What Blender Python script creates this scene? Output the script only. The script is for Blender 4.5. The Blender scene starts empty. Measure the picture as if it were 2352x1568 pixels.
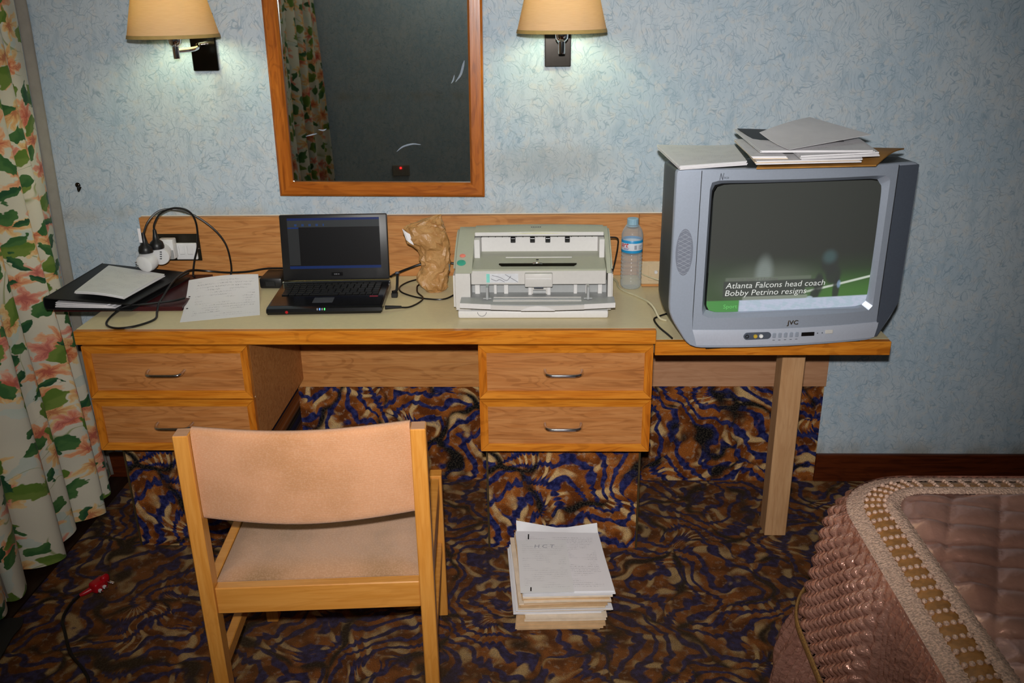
import bpy, bmesh, math, random
from mathutils import Vector, Matrix, noise
random.seed(7)
S = bpy.context.scene
COL = S.collection

# ------------------------------------------------------------------ camera
CX, CY, CZ = 0.0368, -2.75, 1.5864
PITCH, YAW, ROLL, FPX = 0.3708, -0.0365, -0.0148, 2047.75
cp, sp, cyw, syw = math.cos(PITCH), math.sin(PITCH), math.cos(YAW), math.sin(YAW)
vf = Vector((syw * cp, cyw * cp, -sp))
vr = Vector((cyw, -syw, 0))
vu = vr.cross(vf)
cr, sr = math.cos(ROLL), math.sin(ROLL)
vr2 = vr * cr + vu * sr
vu2 = vu * cr - vr * sr
camd = bpy.data.cameras.new('camera')
camd.sensor_width = 36
camd.lens = 36 * FPX / 2352
camd.clip_start = .02
cam = bpy.data.objects.new('camera', camd)
COL.objects.link(cam)
CAMROT = Matrix((vr2, vu2, -vf)).transposed().to_4x4()
cam.matrix_world = Matrix.Translation((CX, CY, CZ)) @ CAMROT
S.camera = cam

# ------------------------------------------------------------------ light and exposure
S.view_settings.view_transform = 'Standard'
S.view_settings.look = 'None'
S.view_settings.gamma = 1
S.view_settings.use_curve_mapping = False
S.view_settings.exposure = 0.0
S.cycles.max_bounces = 4; S.cycles.diffuse_bounces = 2; S.cycles.glossy_bounces = 3; S.cycles.transmission_bounces = 4
S.cycles.adaptive_threshold = .04; S.cycles.caustics_reflective = False; S.cycles.caustics_refractive = False
w = bpy.data.worlds.new('world'); S.world = w; w.use_nodes = True
w.node_tree.nodes['Background'].inputs[0].default_value = (.6, .75, 1, 1)
w.node_tree.nodes['Background'].inputs[1].default_value = 0.02
# the camera's own flash, a little above the lens
fl = bpy.data.lights.new('camera_flash', 'SPOT')
fl.energy = 205; fl.spot_size = math.radians(79); fl.spot_blend = 1.0
fl.shadow_soft_size = .02; fl.color = (1, .97, .94)
flo = bpy.data.objects.new('camera_flash', fl); COL.objects.link(flo)
FLASH = Vector((CX - .01, CY, CZ + .11))
aim = (vf + vu2 * .075 - vr2 * .01).normalized()
flo.matrix_world = Matrix.Translation(FLASH) @ aim.to_track_quat('-Z', 'Y').to_matrix().to_4x4()

# ------------------------------------------------------------------ node helpers
def lin(r, g=None, b=None):
    if g is None: r, g, b = r
    f = lambda c: (c / 255 / 12.92) if c / 255 <= .04045 else ((c / 255 + .055) / 1.055) ** 2.4
    return (f(r), f(g), f(b), 1)

class NT:
    dim = '3D'
    def __init__(s, name, rough=.5, metal=0, spec=.5):
        s.m = bpy.data.materials.new(name); s.m.use_nodes = True
        s.t = s.m.node_tree; s.b = s.t.nodes['Principled BSDF']; s.out = s.t.nodes['Material Output']
        s.set('Roughness', rough); s.set('Metallic', metal); s.set('Specular IOR Level', spec)
    def set(s, k, v):
        i = s.b.inputs[k]
        if hasattr(v, 'is_linked'): s.t.links.new(v, i)
        else: i.default_value = v
    def n(s, typ, ins=None, out=0, **kw):
        d = s.t.nodes.new(typ)
        for k, v in kw.items(): setattr(d, k, v)
        for k, v in (ins or {}).items():
            i = d.inputs[k]
            if hasattr(v, 'is_linked'): s.t.links.new(v, i)
            else: i.default_value = v
        return d.outputs[out]
    def co(s, k='Object'): return s.n('ShaderNodeTexCoord', out=k)
    def mth(s, op, a, b=0, c=0, clamp=False): return s.n('ShaderNodeMath', {0: a, 1: b, 2: c}, operation=op, use_clamp=clamp)
    def vm(s, op, a, b=(0, 0, 0), out=0): return s.n('ShaderNodeVectorMath', {0: a, 1: b}, out=out, operation=op)
    def mp(s, v, sc=(1, 1, 1), loc=(0, 0, 0), rot=(0, 0, 0)):
        return s.n('ShaderNodeMapping', {'Vector': v, 'Location': loc, 'Rotation': rot, 'Scale': sc})
    def noi(s, v, scale, det=2, rough=.5, dist=0, out=0):
        return s.n('ShaderNodeTexNoise', {'Vector': v, 'Scale': scale, 'Detail': det, 'Roughness': rough, 'Distortion': dist}, out=out, noise_dimensions=s.dim)
    def mix(s, f, a, b, mode='MIX'):
        d = s.t.nodes.new('ShaderNodeMix'); d.data_type = 'RGBA'; d.blend_type = mode
        for i, v in ((0, f), (6, a), (7, b)):
            if hasattr(v, 'is_linked'): s.t.links.new(v, d.inputs[i])
            else: d.inputs[i].default_value = v
        return d.outputs[2]
    def ss(s, v, a, b, lo=0., hi=1.):
        return s.n('ShaderNodeMapRange', {'Value': v, 'From Min': a, 'From Max': b, 'To Min': lo, 'To Max': hi}, interpolation_type='SMOOTHSTEP')
    def bump(s, h, dist=.002, strength=1):
        s.set('Normal', s.n('ShaderNodeBump', {'Height': h, 'Distance': dist, 'Strength': strength}))
    def xyz(s, v):
        d = s.t.nodes.new('ShaderNodeSeparateXYZ'); s.t.links.new(v, d.inputs[0]); return d.outputs
    def cmb(s, x, y, z=0): return s.n('ShaderNodeCombineXYZ', {0: x, 1: y, 2: z})

def plain(name, rgb, rough=.5, metal=0, spec=.5, grain=.06, scale=60, bump=0, **kw):
    """a slightly mottled plain material"""
    t = NT(name, rough, metal, spec)
    c = lin(*rgb)
    nz = t.noi(t.co(), scale, 3)
    t.set('Base Color', t.mix(t.ss(nz, .3, .7), tuple(x * (1 - grain) for x in c[:3]) + (1,), tuple(min(1, x * (1 + grain)) for x in c[:3]) + (1,)))
    if bump: t.bump(nz, bump)
    for k, v in kw.items(): t.set(k.replace('_', ' '), v)
    return t.m

M = {}
def wallpaper():
    t = NT('wallpaper', .75, 0, .25); t.dim = '2D'
    s = t.xyz(t.co())
    p = t.cmb(t.mth('ADD', s[0], s[1]), s[2])          # runs round all four walls
    base = t.mix(t.ss(t.noi(p, 5, 2), .35, .65), lin(184, 201, 214), lin(196, 208, 217))
    base = t.mix(t.ss(t.noi(p, 38, 2), .5, .75, 0, .7), base, lin(203, 207, 209))
    wq = t.vm('ADD', p, t.vm('MULTIPLY', t.vm('SUBTRACT', t.noi(p, 11, 2, out=1), (.5, .5, .5)), (.11, .11, 0)))
    def strands(scale, off, wd, mscale, thr, st):
        q = t.mp(wq, (1.15, .72, 1), off)
        l = t.n('ShaderNodeTexVoronoi', {'Vector': q, 'Scale': scale}, feature='DISTANCE_TO_EDGE', voronoi_dimensions='2D')
        l = t.ss(l, 0, wd, 1, 0)
        return t.mth('MULTIPLY', l, t.ss(t.noi(t.mp(p, (1, 1, 1), (off[0] + 7, 3, 1)), mscale, 1), thr, thr + .14, 0, st))
    a = strands(19, (0, 0, 0), .034, 26, .45, .58)
    b = strands(29, (5, 2, 9), .048, 27, .45, .56)
    c = strands(44, (11, 4, 3), .060, 36, .45, .52)
    d = strands(62, (3, 8, 6), .075, 42, .46, .46)
    k = t.mth('MAXIMUM', t.mth('MAXIMUM', a, b), t.mth('MAXIMUM', c, d))
    col = t.mix(k, base, lin(112, 144, 168))
    col = t.mix(t.ss(t.noi(t.mp(p, (1.7, .6, 1)), 17, 3, .6), .50, .76, 0, .5), col, lin(158, 180, 196))
    # grubby band just above the backboard, and a soft grey patch under the right lamp
    g = t.mth('MULTIPLY', t.ss(s[2], .945, 1.0, 1, 0), t.mth('MULTIPLY', t.ss(s[2], .90, .945), t.mth('LESS_THAN', s[0], .6)))
    col = t.mix(t.mth('MULTIPLY', t.mth('MULTIPLY', g, t.ss(t.noi(p, 9, 3), .3, .7)), .35), col, lin(176, 164, 142))
    g2 = t.mth('MULTIPLY', t.ss(s[2], .10, .17, 1, 0), t.ss(t.noi(p, 8, 3), .35, .65, .15, .6))
    col = t.mix(g2, col, lin(150, 140, 122))
    dx = t.mth('DIVIDE', t.mth('SUBTRACT', s[0], .055), .19)
    dz = t.mth('DIVIDE', t.mth('SUBTRACT', s[2], 1.10), .055)
    r = t.mth('ADD', t.mth('MULTIPLY', dx, dx), t.mth('MULTIPLY', dz, dz))
    r = t.mth('ADD', r, t.mth('MULTIPLY', t.mth('SUBTRACT', t.noi(p, 7, 3), .5), .8))
    col = t.mix(t.ss(r, -.2, 2.2, .34, 0), col, lin(148, 148, 142))
    t.set('Base Color', col)
    t.bump(t.noi(p, 140, 2), .0012, .6)
    return t.m
M['wallpaper'] = wallpaper()

def carpet(name, wall):
    t = NT(name, .95, 0, .1); t.dim = '2D'
    p0 = t.co()
    if wall: p0 = t.mp(p0, rot=(-math.pi / 2, 0, 0))
    s0 = t.xyz(p0)
    p0 = t.cmb(s0[0], s0[1], 0)
    nz = t.vm('SUBTRACT', t.noi(p0, 4.2, 2, out=1), (.5, .5, .5))
    q = t.vm('ADD', p0, t.vm('MULTIPLY', nz, (.30, .30, 0)))
    q = t.mp(q, (4.3, 4.3, 1))
    # (vector scale defaults to 1)
    vo = t.t.nodes.new('ShaderNodeTexVoronoi'); vo.voronoi_dimensions = '2D'; vo.feature = 'F1'
    vo.inputs['Scale'].default_value = 1; vo.inputs['Randomness'].default_value = .85
    t.t.links.new(q, vo.inputs['Vector'])
    ve = t.t.nodes.new('ShaderNodeTexVoronoi'); ve.voronoi_dimensions = '2D'; ve.feature = 'DISTANCE_TO_EDGE'
    ve.inputs['Scale'].default_value = 1; ve.inputs['Randomness'].default_value = .85
    t.t.links.new(q, ve.inputs['Vector'])
    rc = t.vm('SUBTRACT', vo.outputs['Color'], (.5, .5, .5))
    cs = t.xyz(vo.outputs['Color'])
    dirn = t.mth('MULTIPLY', cs[0], 6.28)
    ctr = t.cmb(t.mth('MULTIPLY', t.mth('COSINE', dirn), .8), t.mth('MULTIPLY', t.mth('SINE', dirn), .8))
    lv = t.vm('ADD', t.vm('SUBTRACT', q, vo.outputs['Position']), ctr)
    d = t.vm('LENGTH', lv, out='Value')
    loc = t.xyz(lv)
    ang = t.mth('ARCTAN2', loc[1], loc[0])
    fine = t.noi(p0, 15, 3)
    dd = t.mth('ADD', d, t.mth('MULTIPLY', t.mth('SUBTRACT', fine, .5), .15))
    rib = t.mth('SINE', t.mth('ADD', t.mth('MULTIPLY', ang, 19), t.mth('MULTIPLY', d, 3)))
    rings = t.mth('SINE', t.mth('ADD', t.mth('MULTIPLY', dd, 25), t.mth('MULTIPLY', t.mth('ABSOLUTE', rib), 1.1)))
    brown = t.mix(t.ss(t.noi(p0, 16, 2), .35, .65), lin(112, 58, 22), lin(170, 98, 42))
    hl = t.mth('MULTIPLY', t.ss(rib, -.1, .9), t.ss(t.noi(p0, 11, 2), .40, .58))
    body = t.mix(hl, brown, lin(226, 186, 128))
    ln = t.noi(t.mp(p0, (1, 1, 1), (4, 1, 0)), 60, 2)
    body = t.mix(t.ss(ln, .55, .75, 0, .5), body, lin(190, 165, 140))
    body = t.mix(t.ss(rings, .05, .7), body, t.mix(t.ss(ln, .3, .7), lin(26, 28, 72), lin(56, 60, 116)))
    dark = t.mix(t.ss(t.noi(p0, 170, 2), .45, .62), lin(20, 18, 18), lin(58, 52, 44))
    edge = t.mth('ADD', ve.outputs['Distance'], t.mth('MULTIPLY', t.mth('SUBTRACT', t.noi(p0, 9, 2), .5), .30))
    col = t.mix(t.ss(edge, -.03, .08, 1, 0), body, dark)
    sp_ = t.noi(p0, 320, 2)
    col = t.mix(t.ss(sp_, .35, .65, .35, 0), col, lin(14, 12, 12))
    if not wall:   # dull brown mix puts the floor pile's shade at this angle into the colour
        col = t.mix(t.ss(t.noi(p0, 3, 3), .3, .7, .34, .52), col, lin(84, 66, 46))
    t.set('Base Color', col)
    t.bump(t.noi(p0, 420, 2), .004, .7)
    return t.m
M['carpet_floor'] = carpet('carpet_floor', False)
M['carpet_wall'] = carpet('carpet_wall', True)

def wood(name, c1, c2, c3, rough=.4, axis='x', scale=1., grain=1., coat=0, cath=.5):
    t = NT(name, rough, 0, .4)
    p = t.co()
    st = {'x': (1, 14, 14), 'z': (14, 14, 1), 'y': (14, 1, 14)}[axis]
    q = t.mp(p, tuple(a * scale for a in st))
    a = t.noi(q, 6, 4, .6, .5)
    st2 = {'x': (1, 7, 7), 'z': (7, 7, 1), 'y': (7, 1, 7)}[axis]
    b = t.noi(t.mp(p, tuple(x * scale for x in st2), (3, 5, 2)), 2.2, 2, .5, 1.2)
    band = t.mth('FRACT', t.mth('MULTIPLY', b, 9))
    band = t.ss(t.mth('ABSOLUTE', t.mth('SUBTRACT', band, .5)), .0, .5)
    col = t.mix(t.ss(a, .32, .68), lin(*c1), lin(*c2))
    col = t.mix(t.mth('MULTIPLY', t.ss(band, .62, .95), t.ss(a, .35, .7, .15, cath)), col, lin(*c3))
    pores = t.noi(t.mp(p, tuple((2.5 if x == 1 else 90) * scale for x in st)), 3, 2)
    col = t.mix(t.ss(pores, .58, .72, 0, .35 * grain), col, lin(*c3))
    t.set('Base Color', col)
    t.bump(pores, .0004, .4)
    if coat: t.set('Coat Weight', coat); t.set('Coat Roughness', .18)
    return t.m
M['oak_panel'] = wood('oak_panel', (194, 132, 76), (178, 113, 58), (136, 80, 36), .5)
M['oak_board'] = wood('oak_board', (204, 144, 84), (188, 124, 66), (140, 84, 38), .5)
M['oak_rail'] = wood('oak_rail', (196, 148, 112), (184, 134, 98), (158, 110, 76), .55, grain=.6, cath=.2)
M['oak_leg'] = wood('oak_leg', (204, 160, 116), (192, 146, 102), (166, 120, 80), .5, 'z', grain=.5, cath=.2)
M['oak_edge'] = wood('oak_edge', (220, 140, 44), (196, 112, 26), (142, 74, 14), .3, coat=.4)
M['oak_edge_z'] = wood('oak_edge_z', (210, 128, 38), (188, 104, 24), (136, 70, 14), .3, 'z', coat=.4)
M['mirror_wood_x'] = wood('mirror_wood_x', (186, 106, 34), (164, 86, 22), (120, 58, 12), .28, 'x', coat=.5)
M['mirror_wood_z'] = wood('mirror_wood_z', (186, 106, 34), (164, 86, 22), (120, 58, 12), .28, 'z', coat=.5)
M['chair_wood'] = wood('chair_wood', (216, 150, 70), (204, 134, 54), (178, 110, 40), .35, 'z', grain=.3, coat=.25, cath=.15)
M['chair_wood_x'] = wood('chair_wood_x', (212, 146, 68), (200, 132, 54), (172, 108, 40), .35, 'x', grain=.3, coat=.25, cath=.15)
M['baseboard'] = wood('baseboard', (92, 40, 14), (72, 28, 8), (46, 16, 6), .35)
M['dark_floor'] = wood('dark_floor', (46, 26, 16), (38, 20, 12), (22, 12, 8), .5, 'y')
M['laminate'] = plain('laminate', (228, 213, 172), .38, grain=.02, scale=90)
M['paint_white'] = plain('paint_white', (225, 222, 212), .8, grain=.02)
M['chrome'] = plain('chrome', (215, 215, 220), .08, 1, grain=.02)
M['dark_metal'] = plain('dark_metal', (70, 66, 62), .15, 1, grain=.05)
M['brass_strip'] = plain('brass_strip', (120, 104, 74), .4, .8, grain=.15)
M['black_plastic'] = plain('black_plastic', (24, 24, 26), .4, grain=.08)
M['black_gloss'] = plain('black_gloss', (16, 16, 18), .18, grain=.05)
M['black_matte'] = plain('black_matte', (20, 20, 21), .7, grain=.1)
M['cable_black'] = plain('cable_black', (18, 18, 18), .35, grain=.05)
M['cable_cream'] = plain('cable_cream', (200, 192, 160), .5, grain=.05)
M['white_plastic'] = plain('white_plastic', (232, 232, 232), .3, grain=.02)
M['ivory_plastic'] = plain('ivory_plastic', (206, 184, 150), .45, grain=.04)
M['paper'] = plain('paper', (242, 240, 243), .8, 0, .2, grain=.02, scale=30)
M['paper_cream'] = plain('paper_cream', (240, 220, 196), .8, 0, .2, grain=.06, scale=40)
M['paper_tan'] = plain('paper_tan', (222, 184, 140), .8, 0, .2, grain=.1, scale=30)
M['paper_blue'] = plain('paper_blue', (130, 158, 172), .8, 0, .2, grain=.05)
M['kraft_env'] = plain('kraft_env', (176, 126, 62), .7, 0, .25, grain=.12, scale=25)
M['silver'] = plain('silver', (170, 180, 196), .36, .3, grain=.02, scale=200)
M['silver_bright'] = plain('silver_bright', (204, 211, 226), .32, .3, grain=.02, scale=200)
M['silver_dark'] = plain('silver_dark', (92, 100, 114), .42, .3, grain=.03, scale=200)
M['tv_back'] = plain('tv_back', (66, 72, 74), .5, .1, grain=.05, scale=200)
M['grille_grey'] = plain('grille_grey', (118, 124, 138), .75, 0, grain=.05)
M['grille_light'] = plain('grille_light', (168, 174, 186), .75, 0, grain=.02)
M['maroon'] = plain('maroon', (60, 10, 18), .4, grain=.12, scale=20)
M['folder_black'] = plain('folder_black', (22, 23, 25), .5, grain=.1)
M['red_plastic'] = plain('red_plastic', (176, 10, 26), .35, grain=.05)
M['scan_green'] = plain('scan_green', (176, 178, 160), .45, grain=.015, scale=120)
M['scan_light'] = plain('scan_light', (206, 203, 198), .45, grain=.015, scale=120)
M['scan_grey'] = plain('scan_grey', (166, 168, 168), .45, grain=.02, scale=120)
M['scan_white'] = plain('scan_white', (222, 220, 218), .4, grain=.015, scale=120)
M['btn_red'] = plain('btn_red', (232, 130, 112), .4)
M['btn_green'] = plain('btn_green', (60, 158, 134), .4)
M['cap_blue'] = plain('cap_blue', (150, 186, 206), .35, grain=.03)
M['text_grey'] = plain('text_grey', (70, 74, 84), .6)
M['text_ink'] = plain('text_ink', (96, 96, 108), .8)
M['lace'] = plain('lace', (232, 190, 168), .45, .1, grain=.3, scale=220, bump=.004)
M['ribbon'] = plain('ribbon', (176, 122, 66), .35, .1, grain=.2, scale=80)
M['gold_braid'] = plain('gold_braid', (170, 128, 74), .5, .2, grain=.3, scale=260, bump=.002)
M['lining'] = plain('lining', (150, 144, 134), .9, grain=.05, scale=40)

def fabric(name, c, c2, stripe=520):
    t = NT(name, .9, 0, .15)
    p = t.co(); s = t.xyz(p)
    st = t.mth('SINE', t.mth('MULTIPLY', t.mth('ADD', s[2], t.mth('MULTIPLY', s[1], 1.0)), stripe * 7))
    sv = t.mth('SINE', t.mth('MULTIPLY', s[0], stripe * 9))
    col = t.mix(t.ss(t.noi(p, 5, 3), .4, .72), lin(*c), lin(*c2))
    col = t.mix(t.ss(st, -1, 1, .18, 0), col, lin(150, 100, 70))
    col = t.mix(t.ss(t.noi(p, 300, 2), .4, .7, 0, .2), col, lin(232, 190, 160))
    t.set('Base Color', col); t.set('Sheen Weight', .25)
    t.bump(t.mth('ADD', st, t.mth('MULTIPLY', sv, .6)), .0006, .5)
    return t.m
M['chair_fabric'] = fabric('chair_fabric', (218, 158, 114), (190, 134, 86))
M['seat_fabric'] = fabric('seat_fabric', (196, 148, 110), (156, 120, 82))

def satin(name='satin', bd=.010, bs=.75):
    t = NT(name, .30, .5, .8)
    p = t.co()
    t.set('Base Color', t.mix(t.ss(t.noi(p, 6, 3), .3, .7), lin(214, 160, 142), lin(190, 136, 118)))
    t.set('Coat Weight', .35); t.set('Coat Roughness', .16)
    t.bump(t.noi(p, 62, 3), bd, bs)
    return t.m
M['satin'] = satin(); M['satin_top'] = satin('satin_top', .004, .4)

def kraft():
    t = NT('kraft_paper', .42, 0, .45)
    p = t.co()
    t.set('Base Color', t.mix(t.ss(t.noi(p, 14, 3), .3, .7), lin(196, 152, 100), lin(172, 126, 74)))
    v = t.n('ShaderNodeTexVoronoi', {'Vector': p, 'Scale': 75.}, feature='DISTANCE_TO_EDGE')
    t.bump(t.mth('ADD', v, t.noi(p, 60, 3)), .004, .45)
    return t.m
M['kraft'] = kraft()

def print_paper(name, x0, x1, rows, y0, y1, dark, wob, base=(242, 240, 244), thr=.45):
    """paper with faint rows of writing, in UV"""
    t = NT(name, .8, 0, .2)
    uv = t.co('UV'); s = t.xyz(uv)
    wv = t.mth('MULTIPLY', t.mth('SUBTRACT', t.noi(t.mp(uv, (14, 5, 1)), 6, 2), .5), wob)
    v = t.mth('ADD', s[1], wv)
    f = t.mth('FRACT', t.mth('MULTIPLY', v, rows))
    line = t.ss(t.mth('ABSOLUTE', t.mth('SUBTRACT', f, .5)), .08, .24, 1, 0)
    scr = t.ss(t.noi(t.mp(uv, (60, rows * 1.2, 1)), 2.2, 3), thr, thr + .15)
    blk = t.ss(t.noi(t.mp(uv, (2.2, 5, 1), (9, 4, 0)), 1.3, 1), .42, .55)
    ins = t.mth('MULTIPLY', t.mth('MULTIPLY', t.ss(s[0], x0, x0 + .02), t.ss(s[0], x1 - .02, x1, 1, 0)),
                t.mth('MULTIPLY', t.ss(s[1], y0, y0 + .02), t.ss(s[1], y1 - .02, y1, 1, 0)))
    k = t.mth('MULTIPLY', t.mth('MULTIPLY', line, scr), t.mth('MULTIPLY', blk, ins))
    t.set('Base Color', t.mix(t.mth('MULTIPLY', k, dark), lin(*base), lin(70, 72, 92)))
    return t.m
M['paper_hand'] = print_paper('paper_hand', .12, .95, 17, .08, .95, .5, .06)
M['paper_print'] = print_paper('paper_print', .1, .92, 34, .06, .92, .55, .0)
M['paper_faint'] = print_paper('paper_faint', .08, .95, 26, .05, .95, .35, .02, (236, 236, 238))

def curtain_print():
    t = NT('curtain_print', .85, 0, .2); t.dim = '2D'
    uv = t.co('UV')
    wob = t.vm('MULTIPLY', t.vm('SUBTRACT', t.noi(uv, 9, 2, out=1), (.5, .5, .5)), (.07, .07, 0))
    p = t.vm('ADD', t.vm('ADD', uv, wob), t.vm('MULTIPLY', t.vm('SUBTRACT', t.noi(uv, 46, 2, out=1), (.5, .5, .5)), (.022, .022, 0)))
    col = t.mix(t.ss(t.noi(uv, 3, 2), .35, .65), lin(222, 214, 192), lin(206, 200, 182))
    def layer(scale, off, keep):
        v = t.t.nodes.new('ShaderNodeTexVoronoi'); v.voronoi_dimensions = '2D'
        v.inputs['Scale'].default_value = 1; v.inputs['Randomness'].default_value = .9
        q = t.mp(p, (scale, scale, 1), off)
        t.t.links.new(q, v.inputs['Vector'])
        c = t.xyz(v.outputs['Color'])
        l = t.vm('SUBTRACT', q, v.outputs['Position'])
        r = t.n('ShaderNodeVectorRotate', {'Vector': l, 'Angle': t.mth('MULTIPLY', c[0], 6.28)}, rotation_type='Z_AXIS')
        x = t.xyz(r)
        return x[0], x[1], t.mth('LESS_THAN', c[1], keep), c[2], v.outputs['Distance']
    def leaf(scale, off, keep, L, W, ca, cb, fade=1):
        nonlocal col
        x, y, k, rnd, d = layer(scale, off, keep)
        a = t.mth('POWER', t.mth('ABSOLUTE', t.mth('DIVIDE', x, L)), 1.6)
        b = t.mth('POWER', t.mth('ABSOLUTE', t.mth('DIVIDE', y, W)), 1.3)
        m = t.mth('MULTIPLY', t.ss(t.mth('ADD', a, b), .85, 1.0, 1, 0), k)
        vein = t.ss(t.mth('ABSOLUTE', y), .0, .02, .25, 0)
        cc = t.mix(t.mth('MAXIMUM', vein, t.ss(y, -.06, .08, 0, .7)), lin(*ca), lin(*cb))
        col = t.mix(t.mth('MULTIPLY', m, fade), col, cc)
    def flower(scale, off, keep, R, c_in, c_mid, c_out, n=6, fade=.95):
        nonlocal col
        x, y, k, rnd, d = layer(scale, off, keep)
        th = t.mth('ARCTAN2', y, x)
        pet = t.mth('ADD', .74, t.mth('MULTIPLY', t.mth('COSINE', t.mth('MULTIPLY', th, n)), .26))
        rr = t.mth('DIVIDE', d, t.mth('MULTIPLY', pet, R))
        st = t.mth('SINE', t.mth('MULTIPLY', th, 23))
        rr2 = t.mth('ADD', rr, t.mth('MULTIPLY', st, .10))
        cc = t.mix(t.ss(rr2, .15, .45), lin(*c_in), lin(*c_mid))
        cc = t.mix(t.ss(rr2, .45, .95), cc, lin(*c_out))
        col = t.mix(t.mth('MULTIPLY', t.mth('MULTIPLY', t.ss(rr, .88, 1.02, 1, 0), k), fade), col, cc)
    # pale shadow leaves, stems, then blossoms and leaves
    leaf(8, (3.3, 1.7, 0), .6, .5, .14, (186, 200, 190), (196, 206, 198), .7)
    sl = t.mth('ABSOLUTE', t.mth('SUBTRACT', t.noi(uv, 7, 1, .5, .8), .5))
    sm = t.mth('MULTIPLY', t.ss(sl, .0, .012, 1, 0), t.ss(t.noi(uv, 5, 1), .48, .56))
    col = t.mix(t.mth('MULTIPLY', sm, .8), col, lin(138, 146, 84))
    flower(11.2, (8.1, 2.2, 0), .42, .55, (190, 104, 50), (226, 168, 100), (232, 200, 142), 7, .9)
    flower(10.6, (1.4, 6.6, 0), .38, .52, (184, 70, 44), (224, 136, 86), (234, 180, 134), 6, .9)
    flower(12, (4.8, 9.1, 0), .32, .50, (182, 60, 54), (216, 112, 90), (230, 166, 136), 5, .85)
    leaf(12.4, (2.2, 5.1, 0), .36, .50, .32, (96, 124, 48), (122, 142, 66))
    leaf(13.8, (7.7, 3.4, 0), .33, .46, .26, (58, 100, 54), (82, 120, 66))
    leaf(15.5, (5.5, 8.8, 0), .26, .44, .22, (40, 82, 52), (70, 110, 62))
    t.set('Base Color', col)
    t.bump(t.noi(uv, 500, 2), .0005, .4)
    t.set('Sheen Weight', .1)
    return t.m
M['curtain'] = curtain_print()

def glass(name, col, rough=.02, ior=1.33, trans=1.):
    t = NT(name, rough, 0, .5)
    t.set('Base Color', lin(*col)); t.set('Transmission Weight', trans); t.set('IOR', ior)
    return t.m
def pet():
    t = NT('pet', .08, 0, .8)
    t.set('Base Color', lin(232, 240, 244))
    tr = t.n('ShaderNodeBsdfTransparent', {'Color': lin(246, 250, 252)})
    lw = t.n('ShaderNodeLayerWeight', {'Blend': .32}, out='Facing')
    mx = t.n('ShaderNodeMixShader', {0: t.ss(lw, .0, 1., .16, .7), 1: tr, 2: t.b.outputs[0]})
    t.t.links.new(mx, t.out.inputs[0])
    return t.m
M['pet'] = pet()
M['mirror'] = plain('mirror', (222, 232, 230), .015, 1, grain=.01, scale=4)

def shade_mat():
    t = NT('lamp_shade', .8, 0, .2)
    s = t.xyz(t.co())
    nz = t.noi(t.mp(t.co(), (1, 1, 30)), 40, 2)
    c = t.mix(t.ss(nz, .3, .7), lin(236, 206, 168), lin(228, 196, 156))
    t.set('Base Color', c)
    tr = t.n('ShaderNodeBsdfTranslucent', {'Color': lin(255, 216, 146)})
    mx = t.n('ShaderNodeMixShader', {0: .20, 1: t.b.outputs[0], 2: tr})
    t.t.links.new(mx, t.out.inputs[0])
    return t.m
M['shade'] = shade_mat()
M['shade_trim'] = plain('shade_trim', (190, 160, 96), .7, grain=.05)
M['shade_in'] = plain('shade_in', (196, 200, 160), .8, grain=.03)

def bulb_mat():
    t = NT('bulb', .4)
    t.set('Base Color', (1, 1, 1, 1)); t.set('Emission Color', (.80, 1, .70, 1)); t.set('Emission Strength', 46.)
    return t.m
M['bulb'] = bulb_mat()
def led(name, c, st=3.):
    t = NT(name, .4); t.set('Base Color', c); t.set('Emission Color', c); t.set('Emission Strength', st); return t.m

# ------------------------------------------------------------------ mesh helpers
def box(bm, lo, hi, bv=0, seg=1):
    r = bmesh.ops.create_cube(bm, size=1)
    vs = r['verts']
    for v in vs:
        v.co = Vector([lo[i] + (v.co[i] + .5) * (hi[i] - lo[i]) for i in range(3)])
    if bv:
        es = list({e for v in vs for e in v.link_edges})
        bmesh.ops.bevel(bm, geom=es, offset=bv, segments=seg, profile=.5, affect='EDGES', clamp_overlap=True)
    return bm
def smooth_path(pts, k=6, closed=False):
    P = [Vector(p) for p in pts]
    if len(P) < 3: return P
    out = []
    for i in range(len(P) - 1):
        a = P[i - 1] if i else P[0] * 2 - P[1]
        b, c = P[i], P[i + 1]
        d = P[i + 2] if i + 2 < len(P) else P[-1] * 2 - P[-2]
        for j in range(k):
            t = j / k
            out.append(.5 * (2 * b + (c - a) * t + (2 * a - 5 * b + 4 * c - d) * t * t + (3 * b - a - 3 * c + d) * t ** 3))
    out.append(P[-1])
    return out
def tube(bm, pts, r, n=8, k=6, caps=True):
    P = smooth_path(pts, k) if k > 1 else [Vector(p) for p in pts]
    R = r if callable(r) else (lambda t: r)
    up = Vector((0, 0, 1)); rings = []
    pn = None
    for i, p in enumerate(P):
        d = (P[min(i + 1, len(P) - 1)] - P[max(i - 1, 0)]).normalized()
        if pn is None:
            pn = d.orthogonal().normalized()
        pn = (pn - d * pn.dot(d)).normalized()
        b = d.cross(pn)
        rr = R(i / max(1, len(P) - 1))
        rings.append([bm.verts.new(p + (pn * math.cos(a) + b * math.sin(a)) * rr) for a in [2 * math.pi * j / n for j in range(n)]])
    for A, B in zip(rings, rings[1:]):
        for j in range(n):
            bm.faces.new((A[j], A[(j + 1) % n], B[(j + 1) % n], B[j]))
    if caps:
        bm.faces.new(rings[0][::-1]); bm.faces.new(rings[-1])
    return bm
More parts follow.
